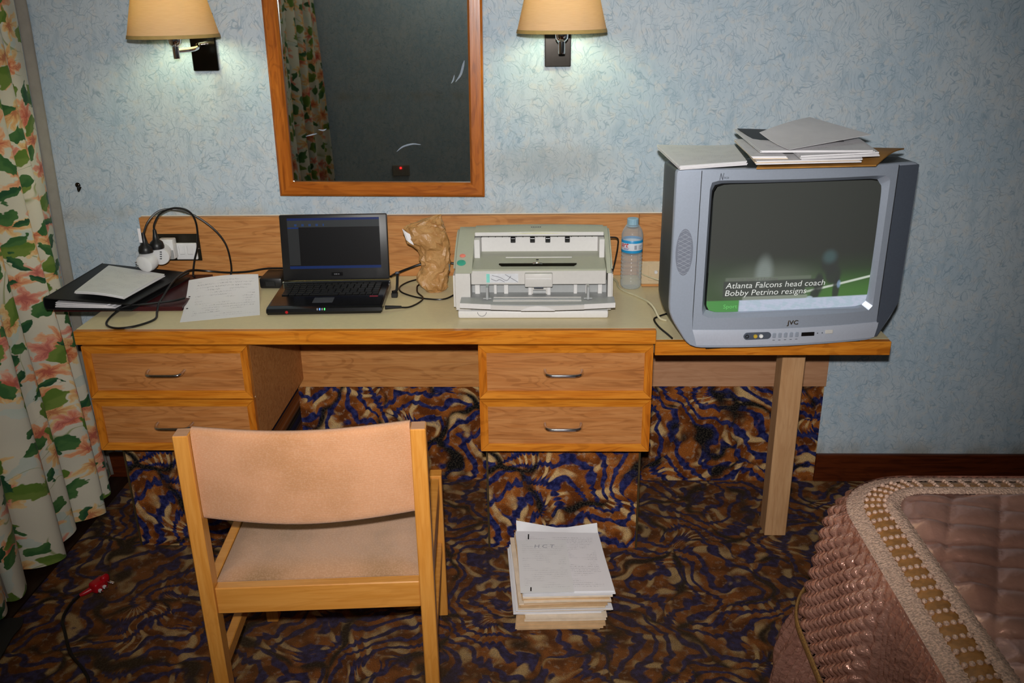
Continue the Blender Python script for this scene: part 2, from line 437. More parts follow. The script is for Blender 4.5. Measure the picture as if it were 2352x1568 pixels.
def lathe(bm, prof, n=24, c=(0, 0, 0), caps=True):
    rings = []
    for r, z in prof:
        rings.append([bm.verts.new((c[0] + r * math.cos(2 * math.pi * j / n), c[1] + r * math.sin(2 * math.pi * j / n), c[2] + z)) for j in range(n)])
    for A, B in zip(rings, rings[1:]):
        for j in range(n):
            bm.faces.new((A[j], A[(j + 1) % n], B[(j + 1) % n], B[j]))
    if caps:
        bm.faces.new(rings[0][::-1]); bm.faces.new(rings[-1])
    return bm
def loops(bm, LL, cap0=False, cap1=False):
    R = [[bm.verts.new(p) for p in L] for L in LL]
    n = len(R[0])
    for A, B in zip(R, R[1:]):
        for j in range(n):
            bm.faces.new((A[j], A[(j + 1) % n], B[(j + 1) % n], B[j]))
    if cap0: bm.faces.new(R[0][::-1])
    if cap1: bm.faces.new(R[-1])
    return bm
def grid(bm, nu, nv, f, uvf=None, thick=0):
    """f(u,v)->point; thick extrudes along -normal"""
    uvl = bm.loops.layers.uv.verify()
    V = [[bm.verts.new(f(i / nu, j / nv)) for j in range(nv + 1)] for i in range(nu + 1)]
    def uvput(face, ids):
        for l, (i, j) in zip(face.loops, ids):
            l[uvl].uv = uvf(i / nu, j / nv) if uvf else (i / nu, j / nv)
    for i in range(nu):
        for j in range(nv):
            ids = [(i, j), (i + 1, j), (i + 1, j + 1), (i, j + 1)]
            uvput(bm.faces.new([V[a][b] for a, b in ids]), ids)
    if thick:
        bm.normal_update()
        W = [[bm.verts.new(V[i][j].co - V[i][j].normal * thick) for j in range(nv + 1)] for i in range(nu + 1)]
        for i in range(nu):
            for j in range(nv):
                ids = [(i, j), (i, j + 1), (i + 1, j + 1), (i + 1, j)]
                uvput(bm.faces.new([W[a][b] for a, b in ids]), ids)
        per = [(i, 0) for i in range(nu)] + [(nu, j) for j in range(nv)] + [(i, nv) for i in range(nu, 0, -1)] + [(0, j) for j in range(nv, 0, -1)]
        for a, b in zip(per, per[1:] + per[:1]):
            bm.faces.new((V[a[0]][a[1]], W[a[0]][a[1]], W[b[0]][b[1]], V[b[0]][b[1]]))
    return bm
def prism(bm, pts, axis, a, b):
    """extrude a 2D outline: axis 'x' -> pts are (y,z); 'y' -> (x,z); 'z' -> (x,y)"""
    def P(p, t):
        return {'x': (t, p[0], p[1]), 'y': (p[0], t, p[1]), 'z': (p[0], p[1], t)}[axis]
    A = [bm.verts.new(P(p, a)) for p in pts]; B = [bm.verts.new(P(p, b)) for p in pts]
    n = len(pts)
    for i in range(n): bm.faces.new((A[i], A[(i + 1) % n], B[(i + 1) % n], B[i]))
    bm.faces.new(A[::-1]); bm.faces.new(B)
    bmesh.ops.recalc_face_normals(bm, faces=bm.faces)
    return bm
def NB(): return bmesh.new()
def B_(lo, hi, bv=0, seg=1): return box(NB(), lo, hi, bv, seg)

def obj(name, bm, mat, parent=None, smooth=False, angle=40, local=False):
    """link one mesh object. Vertices come in world coordinates (or the parent's, with local=True)."""
    me = bpy.data.meshes.new(name)
    bm.normal_update(); bm.to_mesh(me); bm.free()
    me.materials.append(M[mat] if isinstance(mat, str) else mat)
    if smooth:
        me.polygons.foreach_set('use_smooth', [True] * len(me.polygons))
        if angle < 180: me.set_sharp_from_angle(angle=math.radians(angle))
    o = bpy.data.objects.new(name, me); COL.objects.link(o)
    if parent is not None:
        o.parent = parent
        if not local:
            if parent.type == 'MESH' and parent.parent is not None: off = Vector(parent['_w'])
            else: off = Vector(parent.get('_w', (0, 0, 0)))
            me.transform(Matrix.Translation(-off))
        o['_w'] = tuple(parent.get('_w', (0, 0, 0)))
    else:
        o['_w'] = (0., 0., 0.)
    me.update()
    return o
def base_origin(o):
    """move a top-level mesh's origin to the middle of its base"""
    me = o.data
    xs = [v.co for v in me.vertices]
    c = Vector(((min(p.x for p in xs) + max(p.x for p in xs)) / 2, (min(p.y for p in xs) + max(p.y for p in xs)) / 2, min(p.z for p in xs)))
    me.transform(Matrix.Translation(-c)); o.location = c; o['_w'] = tuple(c)
    return o
def tag(o, label, cat, group=None, kind=None):
    o['label'] = label; o['category'] = cat
    if group: o['group'] = group
    if kind: o['kind'] = kind
    return o
def thing(name, label, cat, loc=(0, 0, 0), rz=0, group=None):
    o = bpy.data.objects.new(name, None); COL.objects.link(o)
    o.location = loc; o.rotation_euler = (0, 0, rz); o.empty_display_size = .05
    o['_w'] = tuple(loc)
    return tag(o, label, cat, group)
def solo(name, bm, mat, label, cat, group=None, smooth=False, angle=40):
    return tag(base_origin(obj(name, bm, mat, None, smooth, angle)), label, cat, group)
def struct(name, bm, mat, label=None, smooth=False):
    o = obj(name, bm, mat, None, smooth); o['kind'] = 'structure'
    if label: o['label'] = label
    return o
def share(src, name, parent, loc=(0, 0, 0)):
    o = bpy.data.objects.new(name, src.data); COL.objects.link(o); o.parent = parent; o.location = loc
    o['_w'] = tuple(parent.get('_w', (0, 0, 0)))
    return o
def text_bm(txt, size, depth=.0004, shear=0, bold=0):
    cu = bpy.data.curves.new('lettering', 'FONT'); cu.body = txt; cu.size = size; cu.extrude = depth; cu.shear = shear; cu.offset = bold
    cu.resolution_u = 3
    o = bpy.data.objects.new('lettering', cu); COL.objects.link(o)
    bpy.context.view_layer.update()
    me = bpy.data.meshes.new_from_object(o.evaluated_get(bpy.context.evaluated_depsgraph_get()))
    bm = bmesh.new(); bm.from_mesh(me)
    bpy.data.objects.remove(o); bpy.data.curves.remove(cu); bpy.data.meshes.remove(me)
    xs = [v.co.x for v in bm.verts]
    return bm, max(xs) - min(xs)
def text_fit(txt, width, height=None, shear=0, bold=0, depth=.0003):
    """text in the xz plane facing -y, scaled to a width (and height)"""
    bm, wd = text_bm(txt, 1, depth, shear, bold)
    x0 = min(v.co.x for v in bm.verts); y1 = max(v.co.y for v in bm.verts)
    sx = width / wd; sy = (height / y1) if height else sx
    for v in bm.verts:
        v.co = Vector(((v.co.x - x0) * sx, -v.co.z, v.co.y * sy))
    return bm

# ------------------------------------------------------------------ the room
XL, XRW, YF, ZC = -1.56, 2.75, -3.6, 2.5
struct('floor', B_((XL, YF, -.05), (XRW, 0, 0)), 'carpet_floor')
struct('wall_back', B_((XL - .1, 0, -.05), (XRW + .1, .1, ZC)), 'wallpaper')
struct('wall_left', B_((XL - .1, YF, -.05), (XL, 0, ZC)), 'wallpaper')
struct('wall_right', B_((XRW, YF, -.05), (XRW + .1, 0, ZC)), 'wallpaper')
struct('wall_front', B_((XL - .1, YF - .1, -.05), (XRW + .1, YF, ZC)), 'wallpaper')
struct('ceiling', B_((XL - .1, YF - .1, ZC), (XRW + .1, .1, ZC + .1)), 'paint_white')
struct('baseboard_back', B_((.975, -.016, 0), (XRW, 0, .104), .003), 'baseboard', 'dark red-brown wooden baseboard along the wallpapered wall')
struct('trim_1', B_((XL, YF, 0), (-1.428, -.001, .006)), 'dark_floor', 'dark wooden floor strip under the curtain')
struct('trim_2', B_((-1.10, -.010, 0), (.974, 0, .362)), 'carpet_wall', 'carpet glued on the wall under the desk')
struct('trim_3', B_((XL + .0145, -.016, .0065), (-1.2185, 0, .104), .003), 'baseboard', 'short dark baseboard between curtain and drawer cabinet')
struct('trim_4', B_((-1.236, -.003, .9463), (.80, -.0002, .9488)), 'paint_white', 'thin white sealant line along the top of the backboard')
struct('baseboard_left', B_((XL, YF, .006), (XL + .014, 0, .10), .003), 'baseboard')

# ------------------------------------------------------------------ worktop, drawers, boards
H, DT = .75, .039
dx0, dx1, dyf = -1.238, .340, -.522
t_ = thing('worktop', 'long cream laminate desk top with orange oak front edge', 'desk top', ((dx0 + dx1) / 2, dyf / 2, H - DT))
obj('laminate_surface', B_((dx0, dyf + .02, H - DT), (dx1, -.001, H)), 'laminate', t_)
obj('front_edging', B_((dx0, dyf, H - DT), (dx1, dyf + .0199, H), .0015), 'oak_edge', t_)

def frame_strips(x0, x1, z0, z1, w, y0, y1, parent, mx, mz):
    """four mitred strips round a rectangle, slightly chamfered towards the panel"""
    def strip(a, b, c, d, mat):
        bm = NB()
        F = [bm.verts.new((p[0], y0, p[1])) for p in (a, b)] + [bm.verts.new((p[0], y0 + .003, p[1])) for p in (c, d)]
        K = [bm.verts.new((p[0], y1, p[1])) for p in (a, b, c, d)]
        bm.faces.new(F); bm.faces.new(K[::-1])
        for i in range(4): bm.faces.new((F[i], K[i], K[(i + 1) % 4], F[(i + 1) % 4]))
        bmesh.ops.recalc_face_normals(bm, faces=bm.faces)
        obj('frame_strip', bm, mat, parent)
    g = .0004
    strip((x0 + g, z1), (x1 - g, z1), (x1 - w - g, z1 - w), (x0 + w + g, z1 - w), mx)
    strip((x1 - g, z0), (x0 + g, z0), (x0 + w + g, z0 + w), (x1 - w - g, z0 + w), mx)
    strip((x0, z0 + g), (x0, z1 - g), (x0 + w, z1 - w - g), (x0 + w, z0 + w + g), mz)
    strip((x1, z1 - g), (x1, z0 + g), (x1 - w, z0 + w + g), (x1 - w, z1 - w - g), mz)

def cabinet(x0, x1, label, plx0, plx1, z_top=H - DT - .001, z0=.388):
    yf = -.521
    r = thing('drawer_cabinet', label, 'cabinet', ((x0 + x1) / 2, -.25, 0), group='two drawer cabinets under the desk top')
    obj('side_panel', B_((x0 + .002, yf + .02, z0 + .004), (x0 + .018, -.022, z_top)), 'oak_panel', r)
    obj('side_panel', B_((x1 - .018, yf + .02, z0 + .004), (x1 - .002, -.022, z_top)), 'oak_panel', r)
    obj('edge_band', B_((x1 - .018, yf + .0185, z0 + .004), (x1 - .0015, yf + .0199, z_top)), 'ivory_plastic', r)
    obj('bottom_panel', B_((x0 + .0185, yf + .02, z0 + .004), (x1 - .0185, -.022, z0 + .02)), 'black_matte', r)
    zm = (z_top + z0) / 2
    for za, zb in ((zm + .002, z_top - .003), (z0, zm - .002)):
        d = obj('drawer', B_((x0 + .022, yf + .005, za + .004), (x1 - .022, yf + .0185, zb - .004)), 'oak_panel', r)
        frame_strips(x0 + .001, x1 - .001, za, zb, .022, yf - .001, yf + .018, d, 'oak_edge', 'oak_edge_z')
        cx, cz = (x0 + x1) / 2 - .005, (za + zb) / 2 + .004
        hb = NB(); hw = .05
        tube(hb, [(cx - hw, yf + .006, cz), (cx - hw, yf - .006, cz), (cx - hw + .004, yf - .020, cz - .002), (cx - hw + .016, yf - .026, cz - .003),
                  (cx, yf - .027, cz - .003), (cx + hw - .016, yf - .026, cz - .003), (cx + hw - .004, yf - .020, cz - .002), (cx + hw, yf - .006, cz), (cx + hw, yf + .006, cz)], .0046, 10, 5)
        obj('handle', hb, 'chrome', d, True)
    py = -.421
    obj('plinth', B_((plx0 + .006, py, 0.0), (plx1 - .006, -.03, z0 + .003)), 'carpet_wall', r)
    obj('corner_strip', B_((plx0, py - .002, .0), (plx0 + .0058, py + .006, z0 - .001)), 'brass_strip', r)
    obj('corner_strip', B_((plx1 - .0058, py - .002, .0), (plx1, py + .006, z0 - .001)), 'brass_strip', r)
    return r
cabinet(-1.2255, -.7648, 'oak two-drawer cabinet next to the flowered curtain, behind the chair', -1.218, -.78)
cabinet(-.1375, .3354, 'oak two-drawer cabinet beneath the beige scanner, behind the floor papers', -.130, .325)

solo('backboard', B_((-1.238, -.022, H + .0005), (.338, -.0005, .946), .0012), 'oak_board', 'oak-grained backboard on the wall above the desk top', 'wall board')
solo('lower_backboard', B_((.3385, -.022, .7125), (.80, -.0005, .946), .0012), 'oak_board', 'oak-grained wall board behind the silver television', 'wall board')
solo('wall_rail', B_((-.790, -.0215, .362), (-.1376, -.0105, H - DT - .001)), 'oak_board', 'oak rail on the wall in the knee space of the desk', 'wall rail')
solo('wall_rail', B_((.337, -.022, .364), (.975, -.0105, .669)), 'oak_rail', 'pale oak rail on the wall beneath the television table', 'wall rail')

# lower table that carries the television
tv_t = thing('television_table', 'lower oak-edged table that carries the television', 'table', (.65, -.3, 0))
tx1, tyf, tz = .9676, -.506, H - DT
obj('table_top', B_((.3405, tyf + .02, tz - DT), (tx1, -.0005, tz)), 'laminate', tv_t)
obj('front_edging', B_((.3405, tyf, tz - DT), (tx1, tyf + .0199, tz), .0015), 'oak_edge', tv_t)
obj('leg', B_((.7296, -.349, 0), (.7952, -.284, tz - DT - .0002), .002), 'oak_leg', tv_t)

# ------------------------------------------------------------------ mirror
def mirror():
    r = thing('wall_mirror', 'tall wall mirror in a varnished wooden frame', 'mirror', (-.457, -.016, 1.012))
    x0, x1, z0, z1, w_ = -.317, .317, 0, .95, .043
    fr = obj('mirror_glass', B_((x0 + .03, -.008, z0 + .03), (x1 - .03, .0, z1 - .03)), 'mirror', r, local=True)
    bk = obj('backing', B_((x0 + .01, .0005, z0 + .01), (x1 - .01, .012, z1 - .01)), 'oak_rail', r, local=True)
    def strip(a, b, c, d, mat):
        bm = NB()
        prof = [(0, .012), (0, -.020), (.15, -.025), (.85, -.025), (1, -.016), (1, -.009), (1, .012)]
        def L(p, q):
            return [bm.verts.new((p[0] + (q[0] - p[0]) * s, y, p[1] + (q[1] - p[1]) * s)) for s, y in prof]
        A, Bv = L(a, d), L(b, c)
        n = len(prof)
        for i in range(n): bm.faces.new((A[i], A[(i + 1) % n], Bv[(i + 1) % n], Bv[i]))
        bm.faces.new(A[::-1]); bm.faces.new(Bv)
        bmesh.ops.recalc_face_normals(bm, faces=bm.faces)
        obj('frame_strip', bm, mat, r, local=True)
    O = [(x0, z0), (x1, z0), (x1, z1), (x0, z1)]
    I = [(x0 + w_, z0 + w_), (x1 - w_, z0 + w_), (x1 - w_, z1 - w_), (x0 + w_, z1 - w_)]
    for k in range(4):
        strip(O[k], O[(k + 1) % 4], I[(k + 1) % 4], I[k], 'mirror_wood_x' if k % 2 == 0 else 'mirror_wood_z')
    # dried wipe marks on the glass
    sm = plain('smear', (190, 205, 225), .6)
    nt = sm.node_tree; b = nt.nodes['Principled BSDF']; b.inputs['Alpha'].default_value = .3
    for pts, rr in ([((.235, .34), (.25, .36), (.258, .385), (.262, .40))], .0035), ([((.222, .335), (.228, .345), (.232, .36))], .002), \
                   ([((.05, .135), (.07, .15), (.10, .158), (.125, .156))], .0025), ([((-.225, .18), (-.205, .185), (-.19, .188))], .002), ([((-.185, .20), (-.17, .198), (-.16, .202))], .0022), \
                   ([((.255, .60), (.258, .62))], .003):
        p = [(x, -.0085, z) for x, z in pts[0]]
        bm = NB(); tube(bm, p, lambda t: rr * (.25 + .75 * math.sin(math.pi * t)), 8, 5 if len(p) > 2 else 1)
        for v in bm.verts: v.co.y = -.0084 + (v.co.y + .0085) * .06
        obj('smear', bm, sm, r, True, local=True)
    r.rotation_euler = (0, .012, 0)
mirror()

# ------------------------------------------------------------------ wall lamps
def lamp(px, cz, label):
    r = thing('wall_lamp', label, 'lamp', (px, 0, 1.386), group='pair of wall lamps')
    y = -.16; cx = px - .024 if px < -.5 else px + .008
    obj('wall_plate', B_((px - .038, -.012, 1.387), (px + .038, -.0005, 1.55), .002), 'dark_metal', r)
    bm = NB(); tube(bm, [(px, -.012, 1.462), (px, -.05, 1.462), (px + .01, -.10, 1.455), (cx, y, 1.452)], lambda t: .007, 12, 6)
    obj('arm', bm, 'chrome', r, True)
    bm = NB(); lathe(bm, [(.0085, 1.432), (.009, 1.434), (.009, 1.464), (.012, 1.466), (.017, 1.472), (.0185, 1.482), (.0185, 1.505), (.012, 1.507)], 20, (cx, y, 0))
    obj('socket', bm, 'chrome', r, True)
    z0, z1, r0, r1 = cz, cz + .165, .124, .084
    def rad(z): return r0 + (r1 - r0) * (z - z0) / (z1 - z0)
    bm = NB(); lathe(bm, [(rad(z0 + .0042), z0 + .0042), (rad(z0 + .08), z0 + .08), (r1, z1), (r1 - .0015, z1), (rad(z0 + .0042) - .0015, z0 + .0042)], 64, (cx, y, 0), False)
    bm2 = bm
    sh = obj('shade', bm2, 'shade', r, True, 60)
    bm = NB(); lathe(bm, [(r0 + .0012, z0), (rad(z0 + .009) + .0012, z0 + .009), (rad(z0 + .009) + .0002, z0 + .0092), (r0 + .0002, z0 + .0002)], 64, (cx, y, 0), False)
    obj('trim', bm, 'shade_trim', sh, True, 60)
    bm = NB(); tube(bm, [(cx - r1 + .001, y, z1 - .01), (cx, y, z1 - .022), (cx + r1 - .001, y, z1 - .01)], .0015, 6, 3)
    obj('carrier', bm, 'chrome', r, True)
    bm = NB(); lathe(bm, [(.011, 1.507), (.012, 1.530), (.022, 1.552), (.028, 1.576), (.025, 1.600), (.012, 1.614), (.003, 1.617)], 20, (cx, y, 0))
    obj('bulb', bm, 'bulb', r, True)
lamp(-.963, 1.488, 'shaded wall lamp left of the mirror, nearer the curtain')
lamp(.0835, 1.488, 'shaded wall lamp right of the mirror, above the scanner')

# added fill lamp on the rear ceiling, brightening the far wall seen in the mirror
cl = thing('rear_fill_lamp', 'round white fill lamp added on the rear ceiling, out of view', 'lamp', (-.3, -3.05, ZC - .08))
bm = NB(); lathe(bm, [(.13, .0795), (.135, .06), (.13, .05), (.02, .05)], 28, (-.3, -3.05, ZC - .08)); obj('base', bm, 'chrome', cl, True)
bm = NB(); lathe(bm, [(.12, .0499), (.118, .03), (.09, .008), (.03, 0), (.002, -.001)], 28, (-.3, -3.05, ZC - .08), False); obj('dome', bm, led('fill_dome', (1, .93, .8, 1), 1.2), cl, True)
l = bpy.data.lights.new('rear_fill_light', 'POINT'); l.energy = 9; l.color = (1, .94, .84); l.shadow_soft_size = .10
lo = bpy.data.objects.new('rear_fill_light', l); COL.objects.link(lo); lo.parent = cl; lo.location = (0, 0, -.13)

# wall hook
bm = NB(); tube(bm, [(-1.419, -.001, 1.045), (-1.419, -.012, 1.041), (-1.415, -.02, 1.032), (-1.409, -.026, 1.036), (-1.403, -.024, 1.046)], .003, 8, 5)
h = thing('wall_hook', 'small dark metal hook screwed to the wallpaper by the curtain', 'hook', (-1.419, 0, 1.03))
obj('hook_wire', bm, 'dark_metal', h, True)
bm = NB(); lathe(bm, [(.001, 0), (.008, .0), (.0085, .002), (.006, .005), (.001, .006)], 16)
bm.transform(Matrix.Translation((-1.423, -.0005, 1.047)) @ Matrix.Rotation(math.pi / 2, 4, 'X'))
obj('rosette', bm, 'dark_metal', h, True)

# ------------------------------------------------------------------ curtain
def curtain():
    r = thing('curtain', 'floor-length cream curtain printed with orange flowers and green leaves', 'curtain', (-1.45, -1.6, .02))
    L, n, nz = 3.52, 900, 36
    y0 = -.05
    def fold(s):
        a = s * 2 * math.pi / .118
        return math.sin(a + 1.1 * math.sin(s * 6.1) + .5) * .6 + .4 * math.sin(a * .5 + 2 * math.sin(s * 2.3))
    def P(s, z, off=0):
        k = .62 + .5 * (1 - min(1, z / 1.9))
        f = fold(s * L + .02 * math.sin(z * 2.2))
        x = -1.478 + .047 * k * f + .012 * math.sin(z * 3 + s * 20) * (1 - s)
        x += .022 * (1 - min(1, z / .9)) * (1 if s > .02 else s / .02)
        ed = max(0, 1 - s / .035)
        x += ed * (-1.488 - .028 * min(1, max(0, (1.55 - z) / .8)) - x) if z > .5 else ed * (-1.516 + .03 * (1 - z / .5) - x)
        y = y0 - s * L + .018 * k * math.cos(s * L * 2 * math.pi / .118 + .5)
        return Vector((min(x, -1.36) + off, y, z))
    ztop = 2.42
    zb = lambda s: .030 + .012 * math.sin(s * 90) - .006
    bm = NB()
    grid(bm, n, nz, lambda u, v: P(u, zb(u) + (ztop - zb(u)) * v), lambda u, v: (u * L * 1.35, v * 2.4))
    obj('printed_cloth', bm, 'curtain', r, True, 180)
    bm = NB()
    grid(bm, n // 2, 12, lambda u, v: P(u, zb(u) + .012 + (ztop - zb(u) - .012) * v, -.004))
    obj('lining', bm, 'lining', r, True, 180)
    # the lining turned round the leading edge, next to the back wall
    bm = NB()
    e = lambda v: P(0, .02 + (ztop - .02) * v)
    grid(bm, 4, 24, lambda u, v: e(v) + Vector((.024 * u - .004, .010 + .022 * u, 0)), thick=.0015)
    obj('lining_return', bm, 'lining', r, True, 180)
    bm = NB(); tube(bm, [(-1.47, -.02, 2.44), (-1.47, YF + .02, 2.44)], .012, 12, 1)
    obj('curtain_rail', bm, 'white_plastic', r, True)
curtain()

# ------------------------------------------------------------------ chair (local frame: x right, y towards the desk)
def chair():
    r = thing('desk_chair', 'light wooden desk chair with beige fabric back and seat', 'chair', (-.439, -1.198, 0), .07)
    hw, pw = .2465, .031
    A = dict(parent=r, local=True)
    for s in (-1, 1):
        x0, x1 = sorted((s * hw, s * (hw - pw)))
        bm = NB()
        box(bm, (x0, 0, 0), (x1, .036, .795), .002)
        for v in bm.verts:                         # the back posts lean a little
            if v.co.z > .5: v.co.y -= .009
        obj('rear_leg', bm, 'chair_wood', **A)
        obj('end_grain', B_((x0 + .002, -.0075, .7951), (x1 - .002, .025, .7958)), 'oak_rail', **A)
        obj('front_leg', B_((x0, .434, 0), (x1, .470, .437), .002), 'chair_wood', **A)
        x2, x3 = sorted((s * (hw - .006), s * (hw - .027)))
        obj('side_rail', B_((x2, .0362, .372), (x3, .4338, .432), .002), 'chair_wood_x', **A)
        obj('stretcher', B_((x2, .0362, .205), (x3, .4338, .238), .002), 'chair_wood_x', **A)
    obj('rear_rail', B_((-hw + pw + .0002, .002, .366), (hw - pw - .0002, .026, .431), .002), 'chair_wood_x', **A)
    obj('front_rail', B_((-hw + pw + .0002, .440, .372), (hw - pw - .0002, .462, .432), .002), 'chair_wood_x', **A)
    # seat pad, softly domed
    bm = NB(); n = 18
    def seat(u, v):
        x = -.217 + .434 * u; y = .028 + .412 * v
        e = min(u, 1 - u, v, 1 - v)
        return Vector((x, y, .430 + .018 * min(1, e / .10) ** .5 + .004 * math.sin(math.pi * u) * math.sin(math.pi * v)))
    grid(bm, 24, 24, seat, thick=0)
    top = list(bm.verts)
    bm2 = bm
    box(bm2, (-.217, .028, .40), (.217, .440, .4299))
    obj('seat', bm2, 'seat_fabric', smooth=True, angle=50, **A)
    # back pad: a curved padded panel between the posts
    bm = NB(); rings = []
    nx = 24
    prof = []
    for k in range(20):
        a = 2 * math.pi * k / 20
        ca, sa = math.cos(a), math.sin(a)
        prof.append((math.copysign(abs(ca) ** .5, ca), math.copysign(abs(sa) ** .22, sa)))
    LL = []
    for i in range(nx + 1):
        u = i / nx; x = -.2145 + .429 * u
        bow = -.030 * math.sin(math.pi * u)
        sag = -.004 * math.sin(math.pi * u)
        zc, hz = (.698, .100)
        LL.append([(x, .017 + bow + p[0] * .013, zc + p[1] * (hz + (.004 if p[1] > 0 else .0)) + sag * (1 if p[1] < 0 else .3)) for p in prof])
    loops(bm, LL, True, True)
    bmesh.ops.recalc_face_normals(bm, faces=bm.faces)
    obj('backrest', bm, 'chair_fabric', smooth=True, angle=60, **A)
chair()

# ------------------------------------------------------------------ laptop (local: x right, y back)
def laptop():
    r = thing('laptop', 'open black laptop on the desk top', 'laptop', (-.5795, -.392, H), .045)
    A = dict(parent=r, local=True)
    hw, dp = .1635, .235
    bm = NB()
    pr_ = [(.004, .002), (0, .010), (.004, .019), (.016, .0225), (dp - .01, .029), (dp, .024), (dp, .002)]
    prism(bm, pr_, 'x', -hw, hw)
    bmesh.ops.bevel(bm, geom=[e for e in bm.edges if abs(e.verts[0].co.x - e.verts[1].co.x) < 1e-6], offset=.003, segments=2, affect='EDGES')
    base = obj('base', bm, 'black_gloss', smooth=True, angle=30, **A)
    zt = lambda y: .0225 + (y - .016) * (.0065 / (dp - .026))
    def rbox(x0, x1, y0, y1, h):
        bm = NB(); box(bm, (x0, y0, 0), (x1, y1, h), .0008)
        for v in bm.verts: v.co.z += zt(v.co.y)
        return bm
    obj('palm_rest', rbox(-hw + .006, hw - .006, .020, .094, .0006), 'black_gloss', base, local=True)
    obj('touchpad', rbox(-.040, .018, .040, .082, .0012), plain('touchpad', (64, 66, 74), .5), base, local=True)
    key0 = None
    for row in range(6):
        y = .104 + row * .0178
        n = [11, 13, 13, 14, 14, 15][row]
        x = -.142; tot = .284
        ws = [1.0] * n
        if row == 0: ws = [1, 1, 1, 1, 4.2, 1, 1, 1, .9, .9, .9]
        sw = sum(ws)
        for k in range(n):
            kw = tot * ws[k] / sw
            hgt = .0145 if row < 5 else .010
            if key0 is None or abs(key0[0] - kw) > .0002 or key0[1] != hgt:
                bm = NB(); box(bm, (-kw / 2 + .0011, 0, 0), (kw / 2 - .0011, hgt, .0035), .0011)
                o = obj('key', bm, 'black_plastic', parent=base, local=True); key0 = (kw, hgt, o)
                o.location = (x + kw / 2, y, zt(y))
            else:
                share(key0[2], 'key', base, (x + kw / 2, y, zt(y)))
            x += kw
    # lid, leaning back a little
    lt = math.radians(8); hy, hz = dp - .012, .030
    T = Matrix.Translation((0, hy, hz)) @ Matrix.Rotation(-lt, 4, 'X')
    lh = .203
    bm = NB(); box(bm, (-hw + .002, 0, .004), (hw - .002, .012, lh), .004, 2); bm.transform(T)
    lid = obj('lid', bm, 'black_plastic', smooth=True, angle=30, **A)
    bm = NB(); box(bm, (-hw + .010, -.0012, .034), (hw - .010, .0, lh - .008), .0004); bm.transform(T)
    t = NT('laptop_screen', .25, 0, .5)
    bm = NB()
    sx0, sx1, sz0, sz1 = -.138, .138, .040, .193
    grid(bm, 1, 1, lambda u, v: T @ Vector((sx0 + (sx1 - sx0) * u, -.0008, sz0 + (sz1 - sz0) * v)), thick=.0006)
    s = t.xyz(t.co('UV'))
    def band(a, lo, hi): return t.mth('MULTIPLY', t.mth('GREATER_THAN', a, lo), t.mth('LESS_THAN', a, hi))
    c = t.mix(band(s[1], .82, .96), (.004, .004, .005, 1), (.032, .036, .040, 1))
    c = t.mix(t.mth('MULTIPLY', band(s[0], 0, .12), band(s[1], .07, .82)), c, (.026, .028, .03, 1))
    c = t.mix(band(s[1], .955, 1.1), c, (.008, .018, .10, 1))
    c = t.mix(t.mth('MULTIPLY', band(s[1], .795, .82), band(s[0], 0, .12)), c, (.008, .03, .15, 1))
    c = t.mix(band(s[1], -.1, .055), c, (.008, .024, .11, 1))
    ic = t.mth('MULTIPLY', band(s[1], .84, .885), t.mth('MULTIPLY', band(s[0], .03, .4), t.mth('LESS_THAN', t.mth('FRACT', t.mth('MULTIPLY', s[0], 13)), .35)))
    c = t.mix(ic, c, (.02, .05, .16, 1))
    t.set('Base Color', c); t.set('Emission Color', c); t.set('Emission Strength', .12)
    obj('screen', bm, t.m, lid, local=True)
    for x0, x1 in ((-.006, -.002), (-.001, .004), (.006, .010)):
        bm = NB(); box(bm, (x0, -.0010, .0205), (x1, .0, .0245), .0003); bm.transform(T)
        obj('badge_mark', bm, plain('badge', (120, 122, 128), .3, .6), lid, local=True)
    bm = NB(); box(bm, (-.014, -.0006, .017), (.020, .003, .028), .0005); bm.transform(T); obj('badge_plate', bm, 'black_gloss', lid, local=True)
    bm = NB(); tube(bm, [(-hw + .004, hy + .001, hz - .004), (hw - .004, hy + .001, hz - .004)], .0055, 12, 1)
    obj('hinge', bm, plain('hinge_grey', (74, 76, 82), .25, .6), smooth=True, **A)
    for s_ in (-1, 1):
        bm = NB(); tube(bm, [(s_ * (hw - .0038), hy + .001, hz - .004), (s_ * (hw - .0005), hy + .001, hz - .004)], .0058, 12, 1)
        obj('hinge_cap', bm, 'chrome', smooth=True, **A)
    for i, c in enumerate(((.3, .3, .3, 1), (.15, .35, 1, 1), (.3, .3, .3, 1), (.1, 1, .2, 1))):
        bm = NB(); box(bm, (-.020 + i * .0068, .0008, .014), (-.0165 + i * .0068, .006, .0195), .0005)
        obj('status_light', bm, led('led%d' % i, c, .6 if i % 2 else .05), base, local=True)
    bm = NB(); lathe(bm, [(.0015, 0), (.0042, 0), (.0042, .0012), (.0015, .0012)], 14, (0, 0, 0)); bm.transform(Matrix.Translation((-.105, .0012, .010)) @ Matrix.Rotation(math.pi / 2, 4, 'X'))
    obj('headphone_ring', bm, 'red_plastic', base, local=True)
    obj('sticker', rbox(.118, .143, .083, .092, .001), plain('sticker', (150, 40, 60), .4), base, local=True)
laptop()

bm = NB(); box(bm, (-.835, -.150, H + .0005), (-.765, -.050, H + .034), .006, 2)
ad = thing('power_adapter', 'black laptop power brick tucked behind the laptop', 'adapter', (-.8, -.1, H))
obj('case', bm, 'black_plastic', ad, True, 30)
obj('input_socket', B_((-.815, -.154, H + .009), (-.785, -.149, H + .025), .001), 'black_matte', ad)

